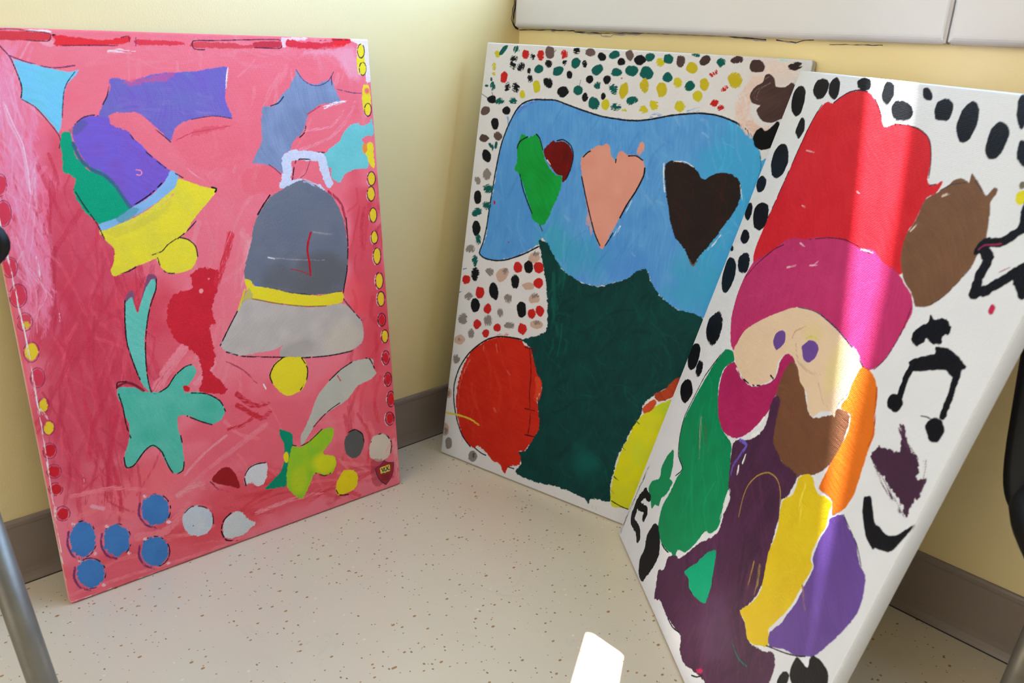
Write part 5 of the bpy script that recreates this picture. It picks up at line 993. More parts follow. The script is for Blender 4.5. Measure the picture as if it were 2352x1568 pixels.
('f',(198,34,32),[790,2541,777,2494,741,2448,682,2447,650,2485,631,2530,663,2578,718,2603,772,2588],{'rag':0.9,'dry':0.2}),
('f',(205,170,150),[279,2302,242,2238,185,2182,103,2182,31,2207,25,2275,82,2332,158,2375,230,2349],{'rag':0.7}),
('f',(140,130,124),[213,2293,204,2266,175,2246,137,2239,107,2252,107,2280,126,2308,164,2316,197,2313],{'rag':0.9,'dry':0.5}),
('f',(140,130,124),[215,1916,204,1852,156,1810,94,1800,47,1839,36,1904,71,1963,131,1985,183,1964],{'rag':0.9,'dry':0.35}),
('f',(205,170,150),[109,1220,104,1151,54,1104,-3,1110,-48,1142,-64,1206,-26,1262,28,1304,82,1274],{'rag':0.7}),
('f',(140,130,124),[72,1209,65,1172,49,1140,21,1142,-1,1167,-5,1207,5,1245,32,1251,58,1243],{'rag':0.9,'dry':0.2}),
('f',(205,170,150),[139,506,136,422,76,360,4,363,-52,405,-65,484,-35,570,43,614,111,576],{'rag':0.7}),
('f',(140,130,124),[129,469,117,419,96,381,63,389,40,418,25,464,43,509,75,518,106,510],{'rag':0.9,'dry':0.3}),
('f',(140,130,124),[245,269,241,182,197,130,141,114,103,182,83,264,117,331,164,357,216,342],{'rag':0.9,'dry':0.1}),
('f',(190,20,50),[973,4227,967,4216,953,4214,944,4222,950,4233,964,4236],{'rag':0.7}),
('f',(140,130,124),[864,194,847,119,796,63,728,55,671,90,658,167,695,244,766,284,831,258],{'rag':0.9,'dry':0.15}),
('f',(90,80,78),[821,198,811,163,786,136,755,135,724,147,721,183,743,213,772,234,807,230],{'rag':0.9,'dry':0.4}),
('f',(206,194,40),[3362,7348,3351,7308,3314,7282,3262,7284,3224,7318,3210,7364,3241,7400,3291,7407,3339,7389],{'rag':0.9,'dry':0.3}),
('f',(0,92,84),[3479,7435,3487,7383,3462,7340,3407,7332,3350,7353,3326,7404,3331,7454,3380,7471,3429,7463],{'rag':0.9,'dry':0.12}),
('f',(84,64,60),[3680,7382,3672,7329,3641,7293,3590,7297,3545,7342,3541,7404,3558,7458,3609,7459,3659,7440],{'rag':0.9,'dry':0.15}),
('f',(0,92,84),[3893,7470,3878,7454,3840,7447,3796,7457,3760,7474,3767,7493,3794,7506,3842,7508,3877,7489],{'rag':0.9,'dry':0.2}),
('f',(200,180,36),[3896,7303,3884,7246,3834,7213,3772,7229,3722,7264,3715,7320,3741,7367,3801,7378,3861,7355],{'rag':0.9,'dry':0.15}),
('f',(72,52,50),[4063,7458,4069,7415,4046,7366,3985,7336,3930,7347,3898,7379,3911,7427,3955,7473,4023,7488],{'rag':0.9,'dry':0.15}),
('f',(0,92,84),[4299,7422,4304,7377,4282,7339,4234,7325,4192,7355,4165,7391,4177,7430,4209,7457,4258,7452],{'rag':0.9,'dry':0.3}),
('f',(72,52,50),[4560,7449,4545,7416,4488,7400,4420,7394,4367,7421,4373,7456,4410,7483,4471,7498,4538,7484],{'rag':0.9,'dry':0.2}),
('f',(72,52,50),[4884,7378,4870,7312,4802,7290,4732,7290,4675,7334,4667,7396,4694,7453,4769,7464,4840,7437],{'rag':0.7}),
('f',(50,38,38),[5398,7428,5394,7388,5344,7355,5274,7348,5222,7367,5212,7404,5247,7437,5300,7462,5361,7456],{'rag':0.9,'dry':0.3}),
('f',(198,34,32),[4231,7291,4237,7266,4207,7231,4166,7198,4123,7189,4107,7209,4123,7244,4160,7277,4205,7302],{'rag':0.9,'dry':0.4}),
('f',(198,34,32),[4123,7225,4118,7210,4101,7208,4090,7223,4095,7238,4112,7239],{'rag':0.7}),
('f',(200,180,36),[4602,7171,4589,7089,4527,7058,4461,7065,4408,7121,4374,7202,4420,7260,4485,7274,4556,7247],{'rag':0.9,'dry':0.3}),
('f',(0,92,84),[3528,7146,3517,7096,3469,7067,3409,7074,3359,7108,3363,7158,3387,7199,3442,7211,3489,7185],{'rag':0.9,'dry':0.05}),
('f',(206,194,40),[3691,7078,3684,7035,3646,7004,3593,7010,3557,7047,3549,7091,3565,7138,3620,7143,3665,7118],{'rag':0.9,'dry':0.3}),
('f',(200,180,36),[3465,6962,3459,6894,3414,6856,3352,6854,3312,6918,3286,6989,3318,7048,3377,7065,3438,7032],{'rag':0.9,'dry':0.1}),
('f',(0,92,84),[3870,7092,3899,7054,3889,7003,3839,6976,3784,6973,3742,7006,3746,7056,3772,7099,3826,7116],{'rag':0.9,'dry':0.15}),
('f',(200,180,36),[4117,7085,4106,7026,4072,6993,4025,6994,3977,7039,3963,7112,3997,7154,4039,7168,4083,7140],{'rag':0.9,'dry':0.2}),
('f',(206,194,40),[4047,6910,4029,6859,3992,6824,3938,6838,3897,6872,3884,6925,3911,6968,3961,6988,4018,6965],{'rag':0.9,'dry':0.2}),
('f',(198,34,32),[4401,7078,4417,7057,4392,7022,4354,7001,4317,6992,4305,7015,4309,7044,4340,7071,4378,7092],{'rag':0.9,'dry':0.35}),
('f',(198,34,32),[4300,6861,4307,6826,4292,6793,4256,6774,4218,6784,4183,6807,4193,6846,4221,6876,4265,6884],{'rag':0.9,'dry':0.25}),
('f',(198,34,32),[4403,6796,4418,6761,4395,6734,4364,6720,4326,6720,4309,6751,4303,6785,4332,6806,4368,6812],{'rag':0.9,'dry':0.3}),
('f',(206,194,40),[3375,6729,3362,6686,3327,6655,3272,6655,3231,6692,3225,6741,3257,6774,3302,6788,3350,6771],{'rag':0.9,'dry':0.35}),
('f',(206,194,40),[3806,6752,3786,6698,3745,6659,3684,6668,3639,6710,3637,6764,3655,6816,3713,6826,3771,6806],{'rag':0.9,'dry':0.25}),
('l',(150,225,215),18,[5082,7473,5180,7472],{'dry':0.3}),
('l',(60,60,70),12,[6,6652,148,6590],{'br':0.2}),
('l',(60,60,70),11,[227,6690,265,6620],{'br':0.2}),
('l',(60,60,70),9,[1936,6895,1950,7003],{}),
('l',(60,60,70),11,[1388,7409,1408,7437],{}),
('l',(80,110,200),18,[-13,3124,63,3164],{'dry':0.3}),
('l',(80,110,200),18,[45,3573,121,3603],{'dry':0.3}),
('l',(200,196,196),12,[3343,127,3369,72],{}),
('l',(200,196,196),12,[3411,128,3436,81],{})]
OPS_GNOME = [
('f',(204,28,38),[1668,7346,1849,7349,2049,7285,2225,7187,2334,7105,2471,7008,2631,7055,2863,7071,3085,7055,3271,6997,3386,6909,3475,6790,3564,6600,3649,6562,3712,6583,3790,6627,3771,6502,3667,6433,3655,6273,3653,6187,3617,6055,3716,5905,3816,5813,3809,5672,3380,5496,987,4770,820,4947,723,5097,728,5571,761,5942,791,6291,812,6556,822,6758,867,6916,967,7115,1063,7162,1190,7156,1296,7224,1440,7304],{'rag':0.77,'c2':(212,36,46)}),
('l',(60,15,30),20,[728,5571,761,5942,791,6291,812,6556,867,6916,945,7113],{'br':0.3}),
('l',(60,15,30),18,[1206,7163,1308,7236,1456,7310,1645,7350,1849,7349],{'br':0.3}),
('l',(60,15,30),16,[2057,7285,2225,7187,2334,7105],{'br':0.3}),
('l',(60,15,30),14,[2631,7055,2863,7071,3088,7051,3271,6997,3386,6909,3498,6758,3562,6622],{'br':0.3}),
('l',(60,15,30),13,[3633,6555,3712,6583],{'br':0.3}),
('l',(232,150,155),19,[1012,6538,1223,6540],{'dry':0.3}),
('l',(232,150,155),19,[1450,5893,1547,5891],{'dry':0.3}),
('l',(232,150,155),16,[2474,6271,2537,6262],{'dry':0.3}),
('f',(186,46,96),[815,4952,984,5080,1199,5236,1416,5429,1637,5514,1790,5529,2014,5613,2460,5725,2734,5737,3003,5726,3114,5755,3251,5767,3457,5698,3638,5692,3790,5657,3942,5597,4078,5544,4194,5428,4206,5249,4199,5201,4146,4894,4036,4718,3906,4672,3823,4701,3604,4767,3189,4844,2780,4876,2295,4802,1767,4497,1336,4155,1258,3940,1253,3802,1057,3875,829,4138,739,4409,729,4678],{'rag':0.71,'c2':(196,52,104)}),
('s',(200,62,112),16,[439,4866,3594,5750,3944,5295,1015,4269],-0.86,-0.51,611,40,0.25),
('l',(70,20,60),15,[760,4726,939,4975,1199,5236,1400,5361],{'br':0.2}),
('l',(90,20,40),13,[1941,5567,2285,5676,2634,5742,2961,5745],{'br':0.35}),
('l',(60,20,60),11,[4164,5440,4189,5174,4146,4894,4054,4725],{'br':0.3}),
('l',(236,170,185),26,[1764,5478,1892,5465],{'dry':0.35}),
('l',(236,170,185),26,[1700,5138,1877,5212],{'dry':0.35}),
('l',(236,170,185),24,[2173,5297,2328,5347],{'dry':0.35}),
('l',(236,170,185),24,[2265,5345,2312,5391],{'dry':0.35}),
('l',(236,170,185),21,[3007,5722,3226,5745],{'dry':0.35}),
('f',(10,136,84),[1030,3739,1231,3793,1358,3695,1181,3522,1215,3277,1465,3012,1658,2901,1918,2844,2113,2831,2267,2645,2455,2438,2504,2164,2599,1963,2600,1826,2484,1694,2359,1643,2278,1416,2126,1149,1912,1040,1914,882,1766,893,1615,831,1343,814,1132,921,1027,1180,1083,1462,1107,1713,1167,1908,943,1970,789,2091,702,2206,635,2413,703,2835,820,3314,931,3592],{'rag':1.18,'c2':(8,126,76)}),
('s',(20,160,104),30,[-57,2877,1322,3477,2750,2036,1662,1317],0.647,-0.762,698,43,0.35),
('l',(130,150,120),62,[1116,2704,1271,2505,1481,2271],{'dry':0.45}),
('l',(80,110,70),35,[1314,2666,1633,2424],{'dry':0.4}),
('l',(14,15,22),21,[940,3616,747,3213,678,2858,625,2495,715,2213,893,1979,1167,1908,1053,1725],{'br':0.2}),
('l',(14,15,22),21,[1439,804,1593,815,1699,846],{}),
('f',(10,136,84),[646,1924,721,1951,864,1786,923,1604,1047,1604,1003,1368,906,1248,927,1116,794,1078,748,963,586,1041,413,1107,411,1247,602,1415,541,1602,586,1809],{'rag':1.34}),
('f',(168,32,84),[1237,3287,1200,3504,1378,3691,1764,3600,2063,3628,2381,3826,2454,3952,2410,4110,2447,4230,2566,4296,2713,4259,2629,4093,2638,3963,2608,3728,2614,3571,2531,3343,2351,3091,2171,2939,1852,2849,1561,2933,1367,3093],{'rag':1.03,'c2':(180,38,92)}),
('f',(110,70,48),[2663,4238,2940,4165,3332,3898,3491,3894,3755,4068,3789,4162,3946,4192,4019,4178,4062,4082,4104,3889,4144,3808,4058,3625,3998,3516,3865,3374,3695,3285,3588,3138,3267,3209,2949,3286,2754,3527,2601,3789,2578,4070],{'rag':1.01,'c2':(120,76,50)}),
('l',(130,50,60),20,[2993,3812,3102,3638],{'dry':0.5}),
('f',(232,198,160),[2295,4802,2780,4876,3189,4844,3604,4767,3838,4693,3819,4544,3850,4386,3789,4240,3768,4131,3800,4059,3703,4074,3632,4044,3541,4000,3455,3887,3319,3913,3161,4048,2962,4102,2808,4215,2581,4279,2480,4260,2415,4199,2374,4095,2436,3945,2337,3818,2055,3636,1747,3618,1448,3681,1242,3797,1258,3940,1336,4155,1767,4497],{'rag':0.91,'c2':(226,192,158)}),
('b',(222,200,120),3489,4525,168,361,0.5,0),
('b',(224,196,130),2786,4644,232,119,0.5,0),
('l',(205,160,130),28,[2445,4459,2458,4549,2609,4662],{'dry':0.3}),
('l',(206,170,140),33,[2570,4422,2766,4276,3062,4262,3267,4324],{'dry':0.4}),
('l',(210,176,150),25,[3297,4230,3499,4108,3617,4085],{'dry':0.4}),
('l',(100,80,90),14,[2295,4802,2596,4867,2796,4882],{'br':0.2}),
('l',(50,40,90),15,[2796,4882,3182,4852,3604,4777,3869,4686,3986,4687],{'br':0.15}),
('l',(14,15,22),21,[1770,3609,1998,3623,2194,3705],{'br':0.4}),
('l',(14,15,22),23,[2333,3906,2415,3900],{}),
('l',(245,240,235),35,[3604,4777,3751,4726,3790,4602],{'dry':0.5}),
('l',(245,240,235),33,[1494,3649,1758,3591],{'dry':0.5}),
('f',(110,72,142),[2073,4275,2071,4375,2165,4451,2265,4448,2333,4358,2284,4263,2225,4205,2122,4235],{'rag':0.6}),
('f',(110,72,142),[2698,4444,2756,4517,2803,4563,2940,4589,3037,4535,3041,4434,2958,4345,2850,4333,2761,4397],{'rag':0.72}),
('l',(215,195,90),27,[2727,4550,2787,4607,2936,4631],{'dry':0.4}),
('f',(228,112,30),[3863,4673,4029,4685,4135,4644,4249,4560,4309,4443,4366,4330,4475,4201,4491,4039,4540,3815,4584,3565,4554,3404,4490,3302,4423,3242,4337,3345,4185,3351,4064,3336,4058,3603,4096,3823,4088,4060,4014,4195,3841,4177,3814,4231,3853,4316,3828,4468,3832,4550],{'rag':0.75}),
('l',(190,70,10),26,[4209,4590,4352,4367,4466,4182,4458,4031],{'dry':0.4}),
('f',(70,38,60),[2152,2852,2246,2966,2458,3066,2623,3244,2666,3405,2594,3620,2610,3752,2742,3767,2821,3560,2965,3294,3176,3245,3281,3206,3442,3229,3631,3237,3661,3154,3631,2966,3564,2878,3653,2703,3741,2378,3854,2140,3890,1845,3805,1608,3722,1466,3918,1423,4090,1347,4353,1437,4526,1567,4650,1491,4680,1314,4734,1159,3921,437,3542,341,3148,159,2911,201,2813,323,2335,234,2016,251,1837,154,1741,308,1638,487,1774,603,1746,805,1900,930,2053,997,2177,1185,2361,1467,2650,1807,2604,2064,2598,2293,2474,2359,2275,2636],{'rag':1.56,'c2':(82,42,72)}),
('s',(104,50,84),40,[1189,1747,3133,2897,4618,1285,3180,-59],0.574,-0.819,805,51,0.32),
('s',(46,26,42),20,[1559,880,3649,2337,4589,1317,2873,-272],0.116,-0.993,584,58,0.35),
('b',(96,66,96),3395,953,435,435,0.35,0),
('b',(50,30,46),3405,2470,134,539,0.4,0),
('f',(0,158,112),[2294,944,2335,1038,2474,1231,2620,1500,2768,1631,2851,1518,2923,1373,2995,1241,3018,1099,3003,992,2763,911,2551,886,2459,956],{'rag':1.06}),
('l',(170,130,60),17,[2930,2244,2853,2452,2842,2633,2942,2833,3120,2979,3328,3013,3489,2936,3591,2797],{'dry':0.15}),
('l',(170,130,60),27,[3578,2046,3640,1848,3664,1743],{'dry':0.3}),
('l',(150,120,70),53,[3707,2080,3822,1865,3829,1688],{'dry':0.55}),
('l',(20,110,90),20,[3813,1114,4045,1066,4244,1121],{'dry':0.3}),
('f',(210,40,90),[3553,425,3555,399,3527,359,3485,323,3450,317,3430,327,3448,364,3483,400,3525,426],{'rag':0.9,'dry':0.3}),
('l',(110,90,180),46,[2273,2967,2459,2992,2413,2822,2364,2636,2407,2532],{'dry':0.35}),
('l',(240,236,232),37,[2531,2888,2535,2783],{'dry':0.3}),
('l',(240,236,232),38,[2484,2704,2528,2615],{'dry':0.3}),
('l',(238,234,230),44,[2577,3433,2546,3327],{'dry':0.3}),
('l',(238,234,230),52,[2491,3145,2589,3239],{'dry':0.2}),
('l',(240,236,232),46,[2510,2368,2556,2202,2575,1987],{'dry':0.5}),
('l',(14,15,22),21,[2368,239,2561,253,2753,329],{}),
('l',(14,15,22),18,[3378,195,3490,271,3574,370],{}),
('f',(226,192,30),[3722,3290,3771,3341,3884,3374,3997,3311,4097,3286,4245,3335,4349,3331,4370,3240,4417,3107,4396,2955,4399,2795,4429,2691,4508,2645,4483,2413,4473,2171,4422,1982,4338,1773,4308,1684,4385,1637,4407,1539,4290,1454,4225,1397,4057,1343,3888,1441,3715,1460,3856,1685,3903,1921,3751,2278,3720,2579,3585,2868,3711,3049,3678,3220],{'rag':0.82,'c2':(218,180,28)}),
('l',(240,216,70),49,[3827,3253,3885,3067,4013,2872],{'dry':0.5}),
('f',(98,66,134),[4419,3193,4567,3336,4720,3283,4900,3234,5072,3101,5201,3076,5280,2938,5328,2742,5269,2479,5134,2115,5054,1985,4843,1808,4652,1724,4442,1574,4342,1671,4447,1894,4461,2008,4512,2196,4516,2433,4522,2650,4453,2709,4429,2816,4420,2949,4441,3123],{'rag':0.74,'c2':(106,72,146)}),
('l',(160,120,70),28,[4489,2406,4593,2321,4680,2254],{'dry':0.4}),
('l',(14,15,22),14,[4386,1537,4675,1698,4868,1824,4980,1918],{'br':0.2}),
('l',(30,20,50),12,[4581,3340,4747,3281,4924,3225,5102,3103],{'br':0.4}),
('f',(112,76,54),[3727,5769,3647,5905,3614,6050,3660,6207,3653,6403,3793,6519,3895,6612,3914,6650,4003,6699,4084,6692,4144,6678,4122,6761,4168,6749,4295,6681,4415,6611,4446,6625,4473,6694,4538,6682,4521,6568,4584,6453,4653,6304,4684,6219,4663,6100,4665,6022,4605,5859,4515,5677,4402,5544,4218,5464,4073,5561,3910,5620],{'rag':0.65,'c2':(122,84,58)}),
('l',(225,200,180),25,[3878,6497,3974,6550],{'dry':0.45}),
('l',(225,200,180),21,[3657,6092,3718,6188],{'dry':0.4}),
('l',(60,50,60),10,[3812,6540,3925,6617,4100,6670],{'br':0.2}),
('l',(60,50,60),9,[4673,6102,4662,6001,4590,5829,4505,5665,4380,5536],{'br':0.4}),
('l',(60,50,60),10,[4210,6707,4354,6639],{'br':0.2}),
('l',(14,15,22),89,[4639,6150,4679,6226,4856,6279,4952,6374,5050,6458,5217,6505],{}),
('l',(14,15,22),115,[4720,6168,4808,6107,4798,5975,4831,5813],{}),
('l',(14,15,22),99,[4831,5796,4967,5881,5092,6015,5246,6169,5344,6242],{}),
('l',(14,15,22),88,[5146,6090,5297,5982,5341,5954],{}),
('l',(14,15,22),123,[5010,6457,4952,6633,4934,6780],{}),
('l',(14,15,22),85,[5175,6495,5461,6419,5406,6222,5547,6080,5243,6061],{}),
('l',(150,36,80),15,[4647,6157,4691,6209,4800,6241,4865,6266],{}),
('l',(150,36,80),8,[4991,6044,5078,6113],{}),
('f',(14,15,22),[4379,5164,4343,5241,4408,5333,4468,5399,4443,5461,4516,5443,4569,5462,4666,5496,4763,5450,4772,5385,4722,5340,4747,5280,4650,5234,4550,5261,4517,5195,4463,5138],{'rag':1.3}),
('f',(14,15,22),[4468,4980,4544,5057,4723,5171,4699,5231,4853,5275,5000,5258,5143,5216,5107,5159,5112,5085,5020,5079,4934,5093,4837,5052,4589,4932,4526,4941],{'rag':0.62}),
('l',(14,15,22),84,[4529,4956,4532,4820,4561,4648],{}),
('f',(14,15,22),[4640,4625,4641,4564,4613,4512,4545,4496,4467,4504,4424,4561,4438,4625,4503,4655,4573,4657],{'rag':0.7}),
('l',(14,15,22),80,[5077,5176,5127,4964,5159,4742],{}),
('f',(14,15,22),[5254,4652,5260,4583,5236,4517,5157,4488,5085,4527,5018,4577,5045,4649,5101,4701,5187,4699],{'rag':0.7}),
('l',(14,15,22),10,[4922,4625,4990,4650,5050,4657],{}),
('f',(70,40,60),[4565,3996,4621,4144,4730,4179,4869,4227,4819,4367,4766,4456,4870,4394,4969,4318,5165,4272,5232,4139,5332,4189,5343,4035,5320,3943,5319,3800,5147,3881,4868,3924],{'rag':2.57}),
('l',(86,52,76),58,[4686,3962,4883,3885,5107,3832,5271,3774],{'dry':0.55}),
('l',(86,52,76),57,[4748,4423,4897,4339,5118,4300],{'dry':0.5}),
('l',(86,52,76),45,[5221,4313,5323,4149,5340,3978],{'dry':0.6}),
('f',(14,15,22),[4728,3630,4755,3666,4818,3686,5000,3534,5079,3538,5148,3526,5230,3534,5331,3622,5442,3798,5405,3607,5348,3445,5269,3390,5154,3347,5130,3320,4975,3360,4802,3508],{'rag':0.52}),
('f',(14,15,22),[4862,1684,4874,1818,4972,1839,5073,1865,5041,1978,5160,2052,5266,2052,5343,2043,5409,1944,5375,1778,5174,1584,4934,1580],{'rag':0.72}),
('f',(14,15,22),[4919,1532,4907,1457,4874,1388,4819,1365,4781,1407,4771,1478,4794,1552,4843,1599,4896,1596],{'rag':0.7}),
('f',(14,15,22),[5526,1712,5522,1638,5452,1532,5350,1445,5267,1419,5202,1430,5262,1542,5354,1647,5455,1709],{'rag':0.7}),
('f',(14,15,22),[5056,1009,5091,933,5054,846,4985,776,4899,788,4850,852,4831,940,4898,1017,4983,1042],{'rag':0.7}),
('l',(14,15,22),148,[347,1003,238,768,278,468,559,467,699,394],{}),
('l',(14,15,22),125,[347,1003,541,1020],{}),
('l',(14,15,22),125,[323,740,597,835,616,721],{}),
('l',(40,38,42),55,[52,76,56,372,84,769,137,1378],{'dry':0.5}),
('f',(14,15,22),[1020,885,1142,913,1287,843,1387,776,1492,630,1455,367,1377,169,1330,56,1141,55,997,212,1012,413,926,581,951,754],{'rag':1.31}),
('f',(15,16,22),[463,7111,480,6963,385,6908,260,6946,134,7040,72,7191,126,7287,228,7307,366,7262],{'rag':0.7}),
('f',(15,16,22),[945,7287,902,7196,777,7173,660,7209,564,7279,561,7377,659,7428,776,7430,904,7388],{'rag':0.9,'dry':0.1}),
('f',(15,16,22),[1215,7335,1234,7259,1201,7197,1090,7217,977,7281,926,7373,957,7434,1028,7465,1145,7423],{'rag':0.7}),
('f',(15,16,22),[753,6778,736,6701,694,6645,615,6677,536,6731,532,6820,544,6903,621,6914,696,6857],{'rag':0.7}),
('f',(15,16,22),[670,6319,654,6168,531,6086,362,6107,228,6227,175,6385,252,6510,409,6536,566,6459],{'rag':0.7}),
('f',(15,16,22),[312,5949,307,5881,246,5834,143,5824,46,5882,12,5968,65,6033,163,6049,262,6018],{'rag':0.7}),
('f',(15,16,22),[221,5539,230,5465,195,5412,117,5421,31,5465,-2,5553,15,5624,82,5650,167,5613],{'rag':0.7}),
('f',(15,16,22),[713,5589,731,5458,631,5367,460,5371,324,5470,254,5596,328,5691,452,5727,615,5712],{'rag':0.7}),
('f',(15,16,22),[434,5223,433,5158,377,5109,281,5101,185,5139,166,5209,184,5273,273,5288,363,5273],{'rag':0.7}),
('f',(15,16,22),[94,4969,108,4940,89,4920,53,4909,6,4927,-21,4957,-22,4987,14,4996,56,4992],{'rag':0.7}),
('f',(15,16,22),[455,4654,459,4502,396,4373,241,4371,108,4499,56,4658,67,4816,206,4844,355,4803],{'rag':0.7}),
('f',(15,16,22),[732,4895,740,4796,633,4745,516,4740,420,4798,364,4896,440,4986,563,5023,677,4977],{'rag':0.9,'dry':0.2}),
('f',(15,16,22),[692,3918,705,3753,609,3618,431,3624,260,3705,196,3884,291,4014,415,4098,581,4054],{'rag':0.9,'dry':0.25}),
('f',(15,16,22),[355,3335,372,3198,279,3097,144,3086,32,3169,-35,3305,40,3429,158,3485,292,3460],{'rag':0.7}),
('f',(15,16,22),[599,3249,602,3165,554,3104,476,3095,407,3144,383,3221,390,3303,465,3324,547,3325],{'rag':0.9,'dry':0.25}),
('f',(15,16,22),[581,2863,558,2741,477,2635,335,2629,217,2674,142,2779,206,2906,344,2967,476,2937],{'rag':0.7}),
('f',(15,16,22),[1853,7435,1872,7384,1804,7354,1700,7352,1597,7389,1542,7446,1603,7483,1686,7503,1798,7486],{'rag':0.7}),
('f',(15,16,22),[2387,7357,2379,7285,2336,7241,2252,7258,2166,7318,2133,7405,2141,7485,2229,7481,2325,7448],{'rag':0.7}),
('f',(15,16,22),[2850,7221,2867,7147,2758,7113,2630,7097,2501,7149,2435,7224,2475,7294,2614,7306,2745,7278],{'rag':0.7}),
('f',(15,16,22),[3027,7424,3070,7383,3067,7346,3009,7342,2935,7359,2884,7403,2858,7446,2896,7467,2964,7456],{'rag':0.7}),
('f',(15,16,22),[3471,7261,3464,7186,3372,7171,3268,7175,3193,7251,3179,7336,3256,7375,3346,7385,3435,7335],{'rag':0.7}),
('f',(15,16,22),[3893,7190,3890,7057,3816,7000,3718,7039,3621,7139,3600,7288,3654,7373,3736,7389,3832,7324],{'rag':0.7}),
('f',(15,16,22),[4370,7063,4352,6956,4270,6913,4179,6952,4126,7048,4103,7167,4167,7252,4264,7234,4349,7176],{'rag':0.7}),
('f',(15,16,22),[4476,7379,4483,7285,4473,7206,4398,7249,4327,7330,4269,7445,4281,7523,4330,7545,4407,7490],{'rag':0.7}),
('f',(15,16,22),[4715,7043,4735,6969,4715,6918,4643,6932,4565,6979,4524,7054,4517,7117,4569,7129,4638,7104],{'rag':0.7}),
('f',(15,16,22),[4705,7375,4729,7314,4716,7275,4668,7265,4602,7330,4542,7401,4546,7455,4586,7470,4650,7435],{'rag':0.7}),
('f',(15,16,22),[5069,7142,5071,7054,5017,7020,4948,7040,4895,7119,4870,7215,4909,7275,4972,7289,5041,7234],{'rag':0.7}),
('f',(15,16,22),[5229,7303,5216,7231,5183,7182,5122,7204,5081,7285,5051,7376,5085,7431,5137,7449,5197,7392],{'rag':0.7}),
('f',(15,16,22),[5514,7139,5520,7064,5476,7039,5421,7048,5373,7117,5366,7195,5393,7241,5438,7244,5484,7205],{'rag':0.7}),
('f',(15,16,22),[5565,6910,5567,6823,5519,6807,5467,6805,5419,6879,5409,6966,5432,7025,5478,7045,5533,6995],{'rag':0.7}),
('f',(222,206,30),[4890,6666,4877,6625,4835,6612,4795,6631,4769,6666,4769,6710,4806,6731,4847,6736,4885,6710],{'rag':0.7}),
('f',(110,105,80),[4821,6778,4827,6753,4808,6741,4783,6737,4752,6751,4737,6776,4745,6796,4767,6803,4797,6800],{'rag':0.9,'dry':0.2}),
('f',(190,36,76),[5140,5743,5146,5712,5128,5697,5104,5696,5079,5717,5074,5750,5080,5779,5103,5784,5128,5773],{'rag':0.7})]


WB = (226, 221, 218)
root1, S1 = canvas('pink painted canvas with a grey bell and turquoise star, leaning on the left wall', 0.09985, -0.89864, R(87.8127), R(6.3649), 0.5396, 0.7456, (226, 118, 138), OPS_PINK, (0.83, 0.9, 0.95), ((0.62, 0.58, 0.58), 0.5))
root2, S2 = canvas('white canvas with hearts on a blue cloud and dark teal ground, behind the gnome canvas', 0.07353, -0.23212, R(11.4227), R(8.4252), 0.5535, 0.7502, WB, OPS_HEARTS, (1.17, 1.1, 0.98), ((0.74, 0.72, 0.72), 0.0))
root3, S3 = canvas('white canvas with a red-hatted gnome face and black spots, leaning in front at the right', 0.47559, -0.18220, R(-35.6316), R(14.5084), 0.5448, 0.7508, WB, OPS_GNOME, (1.1, 1.0, 0.85), ((0.52, 0.52, 0.56), 0.0))  # white cloth sides greyed: shade on the edge is put into their colour

# the little shield emblem stuck on the pink canvas
def flat(name, pts, z, m, parent, th=0.00025):
    bm = bmesh.new(); a = [bm.verts.new((x / 1000, y / 1000, z)) for x, y in pts]; c = [bm.verts.new((x / 1000, y / 1000, z + th)) for x, y in pts]
    n = len(pts)
    for i in range(n): bm.faces.new((a[i], a[(i + 1) % n], c[(i + 1) % n], c[i]))
    bm.faces.new(a[::-1]); bm.faces.new(c)
    return obj(name, bm, m, parent)
def stroke_bm(bm, pts, w, z, th=0.0002):
    pts = [Vector((x / 1000, y / 1000, 0)) for x, y in pts]
    for p, q in zip(pts, pts[1:]):
        d = (q - p).normalized(); s = Vector((-d.y, d.x, 0)) * w / 2000; e = d * w / 3000
        vs = [bm.verts.new(v + Vector((0, 0, zz))) for zz in (z, z + th) for v in (p - s - e, q - s + e, q + s + e, p + s - e)]
        for f in ((3, 2, 1, 0), (4, 5, 6, 7), (0, 1, 5, 4), (1, 2, 6, 5), (2, 3, 7, 6), (3, 0, 4, 7)): bm.faces.new([vs[i] for i in f])
